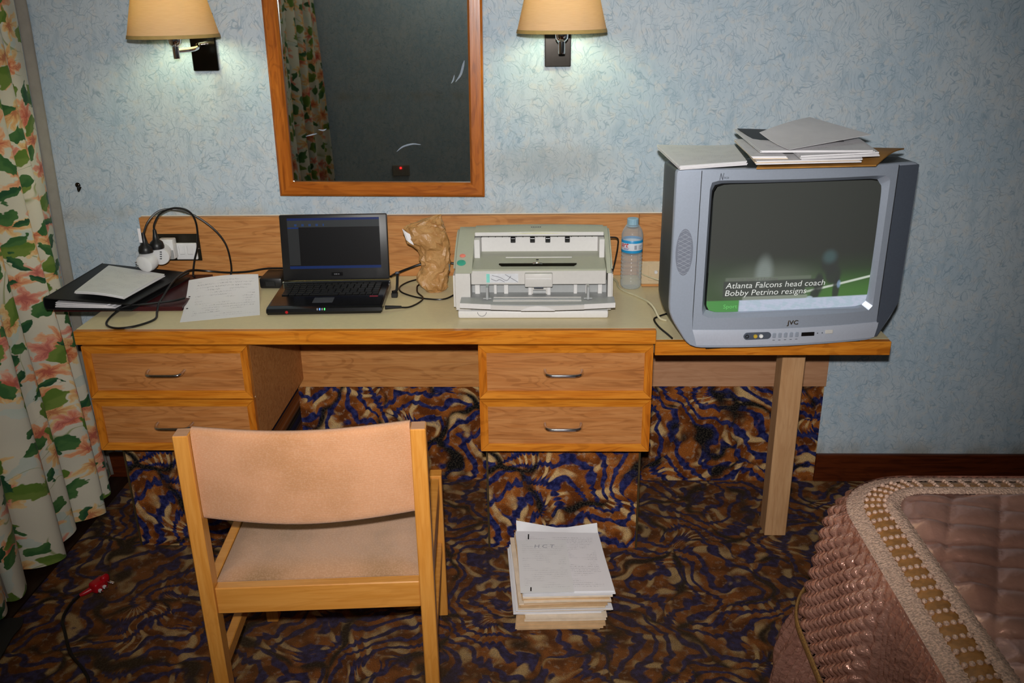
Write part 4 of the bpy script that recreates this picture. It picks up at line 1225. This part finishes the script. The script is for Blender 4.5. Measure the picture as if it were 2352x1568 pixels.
    b2 = text_fit('JVC', .030, .0115, .0, .012, .0012); b2.transform(Matrix.Translation((.307, yf(.32) - .0008, .063))); obj('lettering', b2, plain('logo_brass', (110, 100, 84), .3, .8), bz, local=True)
    b2 = text_fit('N', .0105, .017, .25); b2.transform(Matrix.Translation((.104, yf(.11) - .0006, .445))); obj('lettering', b2, 'text_grey', bz, local=True)
    b2 = text_fit('icam', .020, .0055); b2.transform(Matrix.Translation((.1150, yf(.12) - .0006, .4485))); obj('lettering', b2, 'text_grey', bz, local=True)
    for x in (.12, .50): obj('foot', B_((x - .02, -.015, 0.0002), (x + .02, .02, .004)), 'black_matte', **A)
television()

# ------------------------------------------------------------------ papers
def sheaf(name, label, corners, t, mat='paper', layers=4, curl=None, group=None, cat='papers', seed=1, jit=.003, n=8, top=None):
    """a bundle of paper: corners FL, FR, BR, BL (underside), thickness t, made of slightly shuffled leaves"""
    rnd = random.Random(seed)
    c = [Vector(p) for p in corners]
    ctr = sum(c, Vector()) / 4
    r = thing(name, label, cat, (ctr.x, ctr.y, min(p.z for p in c)), group=group)
    lt = t / layers
    for k in range(layers):
        dx, dy, rot = rnd.uniform(-jit, jit), rnd.uniform(-jit, jit), rnd.uniform(-1, 1) * jit * 4
        def f(u, v, k=k):
            p = c[0] * (1 - u) * (1 - v) + c[1] * u * (1 - v) + c[2] * u * v + c[3] * (1 - u) * v
            q = p - ctr
            p = ctr + Vector((q.x - rot * q.y + dx, q.y + rot * q.x + dy, q.z))
            p.z += lt * (k + 1) - .00015
            if curl: p.z += curl(u, v)
            return p
        bm = NB(); grid(bm, n, n, f, thick=max(lt - .0003, .0002))
        mm = mat[k % len(mat)] if isinstance(mat, (list, tuple)) else mat
        if top and k == layers - 1: mm = top
        obj('sheets' if layers > 1 else 'sheet', bm, mm, r, True, 35)
    return r
G = 'papers lying on top of the television'
TT = tz + .4735
sheaf('paper_sheaf', 'thin stapled sheaf drooping over the left front corner of the television', [(.372, -.578, TT + .001), (.545, -.520, TT + .001), (.560, -.285, TT + .001), (.340, -.380, TT + .001)],
      .010, ['paper'], 4, lambda u, v: .020 * (1 - u) * v + .012 * max(0, u - .7) * v, G, seed=3, top='paper_faint')
sheaf('envelope', 'brown kraft envelope at the bottom of the papers on the television', [(.556, -.573, TT + .001), (.850, -.548, TT + .001), (.985, -.360, TT + .010), (.660, -.240, TT + .001)], .004, 'kraft_env', 1,
      lambda u, v: .010 * math.sin(math.pi * v) * u, G, cat='envelope', seed=4)
zz = TT + .016
for i, (cn, th, lab, mt, tp) in enumerate([
    ([(.545, -.600, 0), (.800, -.580, 0), (.850, -.380, 0), (.570, -.330, 0)], .0095, 'thick white report lowest of the white papers on the television', ['paper', 'paper_cream'], None),
    ([(.540, -.585, 0), (.622, -.588, 0), (.638, -.320, 0), (.555, -.310, 0)], .007, 'narrow bundle with dog-eared cream sheets in the television papers', ['paper_cream', 'paper'], 'paper_print'),
    ([(.652, -.600, 0), (.850, -.560, 0), (.875, -.350, 0), (.668, -.330, 0)], .0098, 'white report squeezed in the middle of the television papers', ['paper'], None),
    ([(.565, -.560, 0), (.830, -.570, 0), (.860, -.330, 0), (.560, -.280, 0)], .006, 'printed white report second from the top on the television', ['paper'], 'paper_print')]):
    base = TT + .016 + [0, .0105, .0105, .0215][i]
    cn = [(x, y, base) for x, y, _ in cn]
    sheaf('report', lab, cn, th, mt, 3, lambda u, v, i=i: .0003 + (.012 * v * (1 - u) ** 2 if i == 3 else 0), G, seed=10 + i, jit=.005, top=tp)
sheaf('black_folder', 'black folder edge peeping out under the top sheet on the television', [(.580, -.43, TT + .0465), (.800, -.45, TT + .0455), (.800, -.29, TT + .047), (.562, -.300, TT + .0575)], .002, 'folder_black', 1, None, G, cat='folder', seed=8)
sheaf('loose_sheet', 'large curved white sheet topmost on the television papers', [(.624, -.590, TT + .0470), (.872, -.425, TT + .0560), (.773, -.215, TT + .0740), (.592, -.415, TT + .0625)], .0012, 'paper', 1,
      lambda u, v: .002 + .004 * math.sin(math.pi * u) * v - .004 * math.sin(math.pi * v) * (1 - u), G, cat='paper', seed=9, n=14, jit=0)

# desk: handwritten sheet propped on the folder behind it
bm = NB()
c = [Vector((-.970, -.452, H + .0012)), Vector((-.763, -.392, H + .0012)), Vector((-.838, -.140, H + .045)), Vector((-1.044, -.172, H + .036))]
def hs(u, v):
    p = c[0] * (1 - u) * (1 - v) + c[1] * u * (1 - v) + c[2] * u * v + c[3] * (1 - u) * v
    p.z += -.010 * math.sin(math.pi * v) * 1.0 + .006 * math.sin(math.pi * u) * v - .0 * u
    p.z = max(p.z, H + .0012)
    return p
grid(bm, 12, 16, hs, thick=.0004)
hsh = thing('handwritten_sheet', 'white handwritten sheet with punched holes between folder and laptop', 'paper', tuple(c[0]))
obj('sheet', bm, 'paper_hand', hsh, True, 60)
for v in (.36, .64):
    p = hs(.045, v); q = hs(.05, v + .02)
    bm = NB(); lathe(bm, [(.0005, .0006), (.0032, .0006), (.0032, .0009), (.0005, .0009)], 12)
    nrm = (hs(.05, v) - p).cross(q - p).normalized()
    bm.transform(Matrix.Translation(p) @ nrm.to_track_quat('Z', 'Y').to_matrix().to_4x4()); obj('punched_hole', bm, 'black_matte', hsh)

# maroon folder and the black binder on it
sheaf('maroon_folder', 'dark maroon folder lying under the black binder', [(-1.372, -.362, H + .0012), (-1.000, -.356, H + .0012), (-1.020, -.040, H + .0012), (-1.350, -.045, H + .0012)], .013, 'maroon', 2, None, None, cat='folder', seed=5, jit=.001, n=4)
def binder():
    z0 = H + .015
    r = thing('ring_binder', 'black ring binder overhanging the end of the desk by the curtain', 'binder', (-1.25, -.2, z0))
    FL, BL, FR, BR = Vector((-1.376, -.385, 0)), Vector((-1.372, -.035, 0)), Vector((-1.128, -.395, 0)), Vector((-1.075, -.085, 0))
    def slab(a, b, c_, d, za, zb, t):
        bm = NB()
        def f(u, v):
            p = a * (1 - u) * (1 - v) + b * u * (1 - v) + c_ * u * v + d * (1 - u) * v
            return Vector((p.x, p.y, za + (zb - za) * u))
        grid(bm, 6, 6, f, thick=t); return bm
    obj('lower_cover', slab(FL, FR, BR, BL, z0 + .0035, z0 + .0035, .003), 'folder_black', r)
    obj('upper_cover', slab(FL, FR, BR, BL, z0 + .036, z0 + .020, .003), 'folder_black', r)
    bm = NB()
    def sp_(u, v):
        a = -math.pi / 2 + math.pi * u
        p = FL * (1 - v) + BL * v
        return Vector((p.x - .006 * math.cos(a), p.y, z0 + .0185 + .0170 * math.sin(a)))
    grid(bm, 8, 6, sp_, thick=-.0025); obj('spine', bm, 'folder_black', r, True, 60)
    for k in range(3):
        i = Vector((.02, .006 + .003 * k, 0))
        obj('inner_sheets', slab(FL + i, FR - Vector((.05 + .012 * k, -.008, 0)), BR - Vector((.05, .01, 0)), BL + Vector((.02, -.01, 0)), z0 + .009 + k * .005, z0 + .008 + k * .0035, .003), 'paper', r)
binder()
sheaf('letter_bundle', 'folded white letters lying on the black binder', [(-1.300, -.362, H + .0535), (-1.150, -.385, H + .044), (-1.120, -.165, H + .044), (-1.322, -.100, H + .0535)], .008, ['paper_faint'], 3,
      lambda u, v: .002 + .004 * math.sin(math.pi * u) * (1 - v), None, seed=6, jit=.002)

# floor: tall stack of files, bottom to top
def floor_stack():
    ord_ = ['lowest', 'second lowest', 'third from the bottom', 'fourth from the bottom', 'fifth from the bottom', 'sixth from the bottom', 'seventh from the bottom', 'third from the top', 'second from the top', 'topmost']
    spec = [  # x0,x1 front, y front, y back, skew, thickness, material, look
        (-.030, .192, -.812, -.520, .00, .010, ['paper_tan', 'paper'], 'white-edged tan file'),
        (-.034, .200, -.818, -.515, .004, .020, ['paper_tan', 'paper_tan'], 'thick tan file with rounded corner'),
        (-.012, .205, -.812, -.520, -.02, .012, ['paper_cream', 'paper_tan'], 'cream file of loose sheets'),
        (-.036, .198, -.806, -.512, -.030, .011, ['paper'], 'white report jutting out to the left'),
        (-.030, .222, -.812, -.515, -.030, .012, ['paper', 'paper_cream'], 'curled white report'),
        (-.024, .205, -.818, -.512, -.032, .018, ['paper_tan', 'paper_cream', 'paper_tan'], 'fat tan file'),
        (-.016, .214, -.820, -.512, -.034, .012, ['paper_tan', 'paper_cream'], 'dog-eared tan file'),
        (-.014, .222, -.815, -.510, -.026, .010, ['paper_cream', 'paper'], 'cream report with a raised back edge'),
        (-.014, .226, -.818, -.538, -.028, .008, ['paper'], 'black-clipped white report'),
    ]
    z = .001
    for k, (x0, x1, yf_, yb, sk, th, mt, look) in enumerate(spec):
        nm = ord_[k] if k < 7 else ord_[k + 0]
        last = k == len(spec) - 1
        cn = [(x0, yf_, z), (x1, yf_ + .012, z), (x1 + sk, yb, z), (x0 + sk, yb + .003, z)]
        curl = (lambda u, v, k=k: (.030 * (max(0, v - .91) / .09) ** 1.5 * (.25 + 1.5 * abs(u - .55))) if k == 7 else .0008 * (1 + math.sin(4 * u + k)))
        sheaf('paper_file', '%s, %s in the floor stack' % (look, nm), cn, th, mt, max(2, int(th / .0035)), curl, 'paper stack on the floor', seed=40 + k, jit=.004, n=8, top='paper_print' if last else None)
        z += th + .0019
    top = z
    r = sheaf('note_sheet', 'handwritten white note sheet, topmost of the paper stack on the floor', [(-.022, -.822, z), (.118, -.815, z), (.100, -.575, z), (-.040, -.580, z)], .0012, 'paper_faint', 1, lambda u, v: .0006 + .006 * max(0, .2 - v), 'paper stack on the floor', 'paper', seed=77)
    bm, wd = text_bm('H C T', .022, .0001, .1)
    bm.transform(Matrix.Translation((.012, -.618, z + .0025))); obj('pencil_letters', bm, plain('pencil', (168, 168, 178), .8), r)
    cl = bpy.data.objects
    for x, y0, y1 in ((-.004, -.572, -.548), (.006, -.822, -.808)):
        b = thing('binder_clip_bar', 'black fastening bar at the %s edge of the floor paper stack' % ('back' if y1 > -.7 else 'front'), 'clip', (x, y0, z))
        obj('bar', B_((x - .0018, y0, z - .0008), (x + .0018, y1, z + .0008)) if y1 > -.7 else B_((x - .0018, y0, z + .0085), (x + .0018, y1, z + .0100)), 'black_plastic', b)
floor_stack()

# ------------------------------------------------------------------ sockets, plugs and cables
pl = thing('socket_plate', 'black metal plate with a white double socket set in the backboard', 'socket', (-1.118, -.022, .806))
obj('plate', B_((-1.186, -.0255, .806), (-1.052, -.0222, .894), .001), plain('plate_dark', (46, 42, 32), .3, .5), pl)
bk = obj('socket_block', B_((-1.130, -.034, .812), (-1.062, -.0256, .866), .002), 'white_plastic', pl)
for x in (-1.108, -1.082):
    obj('rocker', B_((x - .009, -.039, .830), (x + .009, -.0342, .860), .0015), 'white_plastic', bk)
bm = NB(); lathe(bm, [(.0006, 0), (.0035, 0), (.0030, .0015), (.0006, .0018)], 12); bm.transform(Matrix.Translation((-1.057, -.0256, .846)) @ Matrix.Rotation(math.pi / 2, 4, 'X')); obj('screw', bm, 'chrome', pl, True)

ap = thing('travel_adapter', 'white plug adapter stack sticking out of the double socket', 'adapter', (-1.15, -.09, .82))
obj('inner_body', B_((-1.170, -.066, .822), (-1.122, -.0345, .886), .004, 2), 'white_plastic', ap, True, 30)
obj('inner_switch', B_((-1.148, -.0695, .856), (-1.134, -.0662, .880), .001), 'white_plastic', ap)
obj('dark_gap', B_((-1.168, -.0705, .824), (-1.124, -.0662, .852)), 'scan_grey', ap)
bm = NB(); lathe(bm, [(.026, 0), (.029, .003), (.029, .040), (.026, .046), (.010, .047)], 28); bm.transform(Matrix.Translation((-1.158, -.0700, .850)) @ Matrix.Rotation(math.radians(98), 4, 'X') @ Matrix.Rotation(.25, 4, 'Y'))
obj('middle_body', bm, 'white_plastic', ap, True, 35)
for k in range(4): obj('vent_mark', B_((-1.147 + .001 * k, -.1185, .838 + k * .007), (-1.141 + .001 * k, -.1170, .841 + k * .007)), 'text_grey', ap)
bm = NB(); lathe(bm, [(.020, 0), (.030, .004), (.031, .020), (.027, .034), (.020, .038), (.006, .038)], 28); bm.transform(Matrix.Translation((-1.172, -.128, .842)) @ Matrix.Rotation(math.radians(105), 4, 'X') @ Matrix.Rotation(-.25, 4, 'Y'))
obj('outer_body', bm, 'white_plastic', ap, True, 35)
for s_ in (-.006, .006):
    bm = NB(); tube(bm, [(-1.195, -.155, .836 + s_), (-1.208, -.158, .832 + s_)], .0022, 8, 1); obj('pin', bm, 'chrome', ap, True)
for nm, lab, x, y, z, hgt in (('power_plug', 'black mains plug nearest the laptop on the white adapter', -1.150, -.118, .872, .034), ('power_plug', 'black mains plug with a white tag on the white adapter', -1.172, -.150, .868, .036)):
    q = thing(nm, lab, 'plug', (x, y, z), group='black plugs on the adapter')
    bm = NB(); lathe(bm, [(.008, 0), (.021, .001), (.022, .008), (.019, .020), (.010, .028), (.0065, hgt + .012), (.005, hgt + .026)], 20, (x, y, z)); obj('plug_body', bm, 'black_plastic', q, True, 40)
    if 'tag' in lab: obj('paper_tag', B_((x - .010, y - .012, z + .034), (x - .001, y - .0105, z + .078), .0004), 'paper', q)

def cable(label, pts, r=.0028, mat='cable_black', name='power_cable', n=8, k=7, extra=None):
    zmin = min(p[2] for p in pts)
    c = thing(name, label, 'cable', (pts[0][0], pts[0][1], zmin))
    bm = NB(); tube(bm, pts, r, n, k); obj('cord', bm, mat, c, True)
    for nm, b, m in (extra or []): obj(nm, b, m, c, True, 40)
    return c
cable('black cable arching from the nearer plug straight down to the desk', [(-1.150, -.118, .925), (-1.146, -.122, .948), (-1.123, -.118, .981), (-1.082, -.110, .996), (-1.044, -.100, .985), (-1.029, -.09, .947), (-1.037, -.08, .876), (-1.058, -.075, .818), (-1.066, -.080, .776), (-1.060, -.085, .7685)], .0030)
cable('black cable making the wider arch over the backboard', [(-1.172, -.150, .925), (-1.155, -.140, .962), (-1.126, -.12, .989), (-1.086, -.1, .990), (-1.032, -.09, .969), (-.981, -.08, .924), (-.953, -.07, .873), (-.948, -.06, .813), (-.952, -.06, .772), (-.965, -.075, .7545), (-1.00, -.09, .7685)], .0030)
cable('black cable looping over the folders onto the bare left desk end', [(-.775, -.046, .786), (-.84, -.046, .785), (-.90, -.048, .776), (-.965, -.045, .772), (-1.03, -.048, .778), (-1.066, -.085, .7925), (-1.073, -.156, .799), (-1.074, -.235, .7925), (-1.070, -.313, .7775), (-1.068, -.350, .770), (-1.060, -.385, .759),
       (-1.048, -.435, .7535), (-1.079, -.489, .7535), (-1.125, -.505, .7535), (-1.167, -.473, .7535), (-1.180, -.410, .756), (-1.154, -.372, .7705), (-1.095, -.352, .7715), (-1.035, -.325, .7715), (-1.010, -.30, .7715)], .0032)
cable('short black cable lying against the backboard behind the handwritten sheet', [(-.80, -.030, .7535), (-.86, -.032, .7535), (-.93, -.034, .7535), (-.985, -.034, .7535)], .0028)
bmj = NB(); tube(bmj, [(-.4095, -.365, .763), (-.388, -.357, .761), (-.366, -.349, .7585)], lambda t: .0058 - .002 * t, 10, 4)
cable('black cable plugged into the laptop, running behind the paper bag', [(-.372, -.352, .7585), (-.346, -.335, .7535), (-.323, -.296, .7535), (-.316, -.252, .7535), (-.337, -.206, .7535), (-.345, -.17, .7535), (-.345, -.125, .7535), (-.31, -.09, .7535)], .0026, extra=[('jack', bmj, 'black_plastic')])
cable('black cable curling on the desk from scanner towards the backboard', [(-.215, -.20, .7535), (-.250, -.262, .7535), (-.30, -.262, .7535), (-.350, -.236, .7535), (-.391, -.192, .7535), (-.400, -.140, .7535), (-.374, -.084, .7535), (-.32, -.050, .7535), (-.26, -.045, .7535)], .0026)
cable('thick black lead rising behind the laptop along the backboard', [(-.430, -.130, .782), (-.418, -.100, .783), (-.380, -.070, .791), (-.344, -.055, .80), (-.299, -.050, .806), (-.24, -.05, .80)], .0038)
cable('thin black lead curving out at the right side of the scanner', [(.2305, -.175, .915), (.262, -.140, .902), (.266, -.112, .868), (.262, -.100, .829), (.256, -.095, .795), (.246, -.095, .766), (.240, -.1, .7535)], .0024)
cable('cream aerial lead lying across the desk end to the television', [(.256, -.055, .7535), (.268, -.100, .7535), (.2685, -.150, .7535), (.284, -.195, .7535), (.310, -.232, .7535), (.333, -.272, .7535), (.346, -.30, .7525), (.358, -.318, .742), (.372, -.335, .7185), (.392, -.345, .714)], .0033, 'cable_cream', 'aerial_cable')
cable('cream lead from the beige wall socket to the television', [(.352, -.028, .756), (.374, -.046, .752), (.404, -.058, .745), (.44, -.065, .735), (.48, -.07, .722)], .0022, 'cable_cream', 'aerial_cable')
cable('black lead bent beside the foot of the television', [(.400, -.285, .7137), (.372, -.310, .7137), (.357, -.335, .7137), (.363, -.395, .7137), (.380, -.455, .7137), (.388, -.485, .7137)], .0028)

wp = thing('wall_socket', 'beige wall socket plate partly behind the bottle and television', 'socket', (.40, -.022, .716))
obj('plate', B_((.3425, -.028, .722), (.436, -.0222, .797), .002), 'ivory_plastic', wp)
obj('insert', B_((.372, -.0305, .735), (.412, -.0282, .785), .001), 'ivory_plastic', wp)
bm = NB(); lathe(bm, [(.002, 0), (.006, 0), (.005, .004), (.002, .004)], 14); bm.transform(Matrix.Translation((.396, -.0306, .763)) @ Matrix.Rotation(math.pi / 2, 4, 'X')); obj('outlet', bm, 'scan_white', wp, True)

# red plug with its cable on the carpet
rp = thing('red_plug', 'red mains plug lying on the carpet with a black lead', 'plug', (-1.236, -.655, 0))
def rpl(bm): bm.transform(Matrix.Translation((-1.240, -.650, .001)) @ Matrix.Rotation(math.radians(-22), 4, 'Z')); return bm
bm = NB(); box(bm, (-.020, -.022, .002), (.012, .024, .034), .008, 3); obj('plug_body', rpl(bm), 'red_plastic', rp, True, 40)
bm = NB(); box(bm, (-.002, .004, .020), (.016, .030, .044), .008, 3); obj('plug_top', rpl(bm), 'red_plastic', rp, True, 40)
bm = NB(); tube(bm, [(-.012, -.016, .012), (-.022, -.036, .008), (-.028, -.046, .006)], lambda t: .009 - .004 * t, 10, 4); obj('strain_relief', rpl(bm), 'red_plastic', rp, True)
for y, z in ((-.012, .010), (.004, .012)):
    obj('pin_sleeve', rpl(B_((.012, y - .004, z - .002), (.020, y + .004, z + .006), .0005)), 'white_plastic', rp)
    obj('pin', rpl(B_((.0202, y - .003, z - .001), (.028, y + .003, z + .004), .0005)), 'chrome', rp)
obj('earth_pin', rpl(B_((.0162, .014, .024), (.042, .020, .028), .0005)), 'chrome', rp)
bm = NB(); tube(bm, [(-1.285, -.684, .006), (-1.292, -.72, .0045), (-1.283, -.78, .0045), (-1.250, -.834, .0045), (-1.192, -.918, .0045), (-1.126, -.981, .0045), (-1.092, -1.034, .0045), (-1.09, -1.15, .0045), (-1.13, -1.35, .0045)], .0042, 8, 7); obj('lead', bm, 'cable_black', rp, True)

# black strap on the floor at the left edge
bm = NB()
sp0 = smooth_path([(-1.425, -.800, .012), (-1.405, -.830, .010), (-1.400, -.870, .008), (-1.385, -.93, .006), (-1.37, -1.0, .006), (-1.37, -1.12, .006)], 5)
wd = lambda t: .030 * (1 - t) ** 1.2 + .008
grid(bm, len(sp0) - 1, 2, lambda u, v: sp0[round(u * (len(sp0) - 1))] + Vector(((v - .5) * 2 * wd(u), (v - .5) * .6 * wd(u), .004 * (1 - abs(v - .5) * 2))), thick=-.004)
bmesh.ops.recalc_face_normals(bm, faces=bm.faces)
solo('strap', bm, 'black_matte', 'flat black strap lying on the floor below the curtain', 'strap', smooth=True)

# small switch panel low on the opposite wall, seen in the mirror
q = thing('switch_panel', 'small dark panel with a red light, seen only in the mirror', 'panel', (-1.0, YF, .4))
obj('plate', B_((-1.02, YF + .0005, .40), (-.90, YF + .012, .475), .002), 'lining', q)
obj('red_light', B_((-.968, YF + .0122, .450), (-.955, YF + .016, .462), .001), led('red_led', (1, .02, .02, 1), 2.5), q)

# ------------------------------------------------------------------ bed with satin spread
def bed():
    r = thing('bed', 'bed under a quilted mauve satin spread with lace trim and ruffle', 'bed', (1.45, -1.85, 0))
    x0, x1, yb, yn, zt, R = .700, 2.2, -.935, -3.0, .555, .17
    # outline of the top edge: from the far right along the back, round the corner, down the left side
    path = []
    def add(p, n): path.append((Vector(p), Vector(n)))
    n1 = 300
    for i in range(n1): add((x1 - (x1 - x0 - R) * i / n1, yb, 0), (0, 1, 0))
    nc = 70
    for i in range(nc + 1):
        a = math.pi / 2 + (math.pi / 2) * i / nc
        add((x0 + R + R * math.cos(a), yb - R + R * math.sin(a), 0), (math.cos(a), math.sin(a), 0))
    n2 = 640
    for i in range(1, n2 + 1): add((x0, yb - R + (yn - yb + R) * i / n2, 0), (-1, 0, 0))
    S_ = [0]
    for a, b in zip(path, path[1:]): S_.append(S_[-1] + (b[0] - a[0]).length)
    sc0 = S_[n1]; sc1 = S_[n1 + nc]
    def flare(s):
        k = min(1, max(0, (s - sc0 + .25) / .3)) * (1 - min(1, max(0, (s - sc1 - .22) / .05)))
        return k * k * (3 - 2 * k)
    # side drop, smocked
    nz = 64
    bm = NB(); uvl = None
    V = []
    for (p, nrm), s in zip(path, S_):
        f = flare(s); col = []
        for j in range(nz + 1):
            t = j / nz
            z = zt - .012 - (zt - .012 - .245) * t
            off = .012 + (.018 + .012 * f) * math.sin(min(1, t * 4) * math.pi / 2) + (.045 * f - .012) * t
            a = s / .036; b = z / .036
            sm = abs(math.cos(math.pi * (a + b))) * abs(math.cos(math.pi * (a - b)))
            amp = .014 * f + .0015
            off += amp * (sm ** .6 - .4) * min(1, t * 10)
            off += (1 - f) * .005 * math.sin(s * 2 * math.pi / .021) * min(1, t * 5)
            col.append(bm.verts.new((p.x + nrm.x * off, p.y + nrm.y * off, z)))
        V.append(col)
    for i in range(len(V) - 1):
        for j in range(nz): bm.faces.new((V[i][j], V[i][j + 1], V[i + 1][j + 1], V[i + 1][j]))
    bmesh.ops.recalc_face_normals(bm, faces=bm.faces)
    obj('smocked_side', bm, 'satin', r, True, 180)
    # gold braid and ruffle
    def offs(s, t): f = flare(s); return .030 + .012 * f + .045 * f * t - .012 * t
    bm = NB()
    pts = [p + n_ * (offs(s, 1) + .012) + Vector((0, 0, .245)) for (p, n_), s in list(zip(path, S_))[::2]]
    LL = [[(q + Vector((0, 0, .012 * math.cos(a))) + path[2 * i][1] * .004 * math.sin(a)) for a in [2 * math.pi * k / 8 for k in range(8)]] for i, q in enumerate(pts)]
    loops(bm, LL, True, True); bmesh.ops.recalc_face_normals(bm, faces=bm.faces); obj('gold_braid', bm, 'gold_braid', r, True, 180)
    bm = NB(); V = []
    rnd = random.Random(4)
    fine = []
    for i in range(len(path) - 1):
        for k in range(3):
            u = k / 3
            fine.append((path[i][0].lerp(path[i + 1][0], u), path[i][1].lerp(path[i + 1][1], u).normalized(), S_[i] + (S_[i + 1] - S_[i]) * u))
    for p, nrm, s in fine:
        col = []
        for j in range(13):
            t = j / 12
            z = .243 - .237 * t
            wv = math.sin(s * 2 * math.pi / .034 + 1.3 * math.sin(s * 31)) * .016 * min(1, t * 2.2) + .006 * math.sin(s * 2 * math.pi / .013 + 9 * t)
            off = offs(s, 1) + .004 + .030 * math.sin(min(1, t * 1.4) * math.pi / 2) * (.4 + .6 * flare(s)) + wv
            col.append(bm.verts.new((p.x + nrm.x * off, p.y + nrm.y * off, z)))
        V.append(col)
    for i in range(len(V) - 1):
        for j in range(12): bm.faces.new((V[i][j], V[i][j + 1], V[i + 1][j + 1], V[i + 1][j]))
    bmesh.ops.recalc_face_normals(bm, faces=bm.faces); obj('ruffle', bm, 'satin', r, True, 180)
    # quilted top
    nx, ny = 300, 400
    def topz(x, y):
        # distance inside from the outline
        dx, dy = x - x0, yb - y
        if dx < R and dy < R: d = R - math.hypot(R - dx, R - dy)
        else: d = min(dx, dy)
        return d
    bm = NB()
    def f(u, v):
        x = x0 + (x1 - x0) * u; y = yb + (yn - yb) * v
        dx, dy = x - x0, yb - y
        if dx < R and dy < R:
            L_ = math.hypot(R - dx, R - dy)
            if L_ > R: k = R / L_; x, y = x0 + R - (R - dx) * k, yb - R + (R - dy) * k
        d = max(0, topz(x, y))
        z = zt - .022 * (1 - min(1, d / .07)) ** 2
        if d > .09:
            # quilting: rows across and diagonal seams
            a = (y + .10 * (x - x0) - .05 * math.exp(-(x - x0) / .25)) / .072; b = (x * .86 - y * .42) / .088
            pa, pb = abs(math.sin(math.pi * a)), abs(math.sin(math.pi * b))
            z += .017 * (min(1, (d - .09) / .03)) * (pa ** .5) * (.1 + .9 * pb ** .3) + .002 * noise.noise(Vector((x * 14, y * 14, 0)))
            e = math.exp(-((d - .13) / .05) ** 2)
            z += e * .006 * math.sin(y * 60 + x * 25)
        return Vector((x, y, z))
    grid(bm, nx, ny, f)
    obj('quilted_top', bm, 'satin_top', r, True, 180)
    # lace border: ribbon with two scalloped lace edges and rungs
    def at(s_i, d):
        p, n_ = path[s_i]; q = p - n_ * d
        dd = d
        return Vector((q.x, q.y, zt - .022 * (1 - min(1, max(0, dd) / .07)) ** 2))
    idx = list(range(0, len(path), 1))
    def band(d0, d1, h, mat, nm, ripple=0, nj=4, per=.012):
        bm = NB(); V = []
        for i in idx:
            s = S_[i]; col = []
            for j in range(nj + 1):
                d = d0 + (d1 - d0) * j / nj
                if ripple and j in (0, nj): d += ripple * math.sin(s * 2 * math.pi / per) * (1 if j else -1)
                q = at(i, d); q.z += h * (.45 + .55 * math.sin(math.pi * j / nj)) + (ripple * .6 * math.sin(s * 2 * math.pi / (per * .6) + j * 2) if ripple else 0)
                col.append(bm.verts.new(q))
            V.append(col)
        for i in range(len(V) - 1):
            for j in range(nj): bm.faces.new((V[i][j], V[i][j + 1], V[i + 1][j + 1], V[i + 1][j]))
        bmesh.ops.recalc_face_normals(bm, faces=bm.faces)
        if sum(f_.normal.z for f_ in bm.faces) < 0: bmesh.ops.reverse_faces(bm, faces=bm.faces)
        obj(nm, bm, mat, r, True, 180)
    band(.022, .070, .004, 'ribbon', 'ribbon')
    band(-.014, .024, .009, 'lace', 'lace_edge', .0012, 6, .016)
    band(.066, .096, .011, 'lace', 'lace_edge', .0012, 6, .016)
    # beaded rungs across the ribbon
    src = None; step = .033; k = 0
    for i in range(len(path)):
        if S_[i] >= k * step + .2 and S_[i] < sc1 + .95:
            k = int((S_[i] - .2) / step) + 1
            a, b = at(i, .022), at(i, .070)
            bm = NB(); n_ = 4
            for m in range(n_):
                q = a.lerp(b, (m + .5) / n_)
                bmesh.ops.create_icosphere(bm, subdivisions=1, radius=.0062, matrix=Matrix.Translation((q.x, q.y, q.z + .006)))
            obj('lace_rung', bm, 'lace', r, True, 180)
    # mattress and base inside
    obj('mattress', B_((x0 + .05, yn + .02, .25), (x1 - .02, yb - .06, zt - .035), .03, 3), 'paint_white', r)
    obj('bed_base', B_((x0 + .06, yn + .02, .02), (x1 - .02, yb - .07, .249)), 'black_matte', r)
bed()

for o in list(bpy.data.objects):
    if '_w' in o: del o['_w']
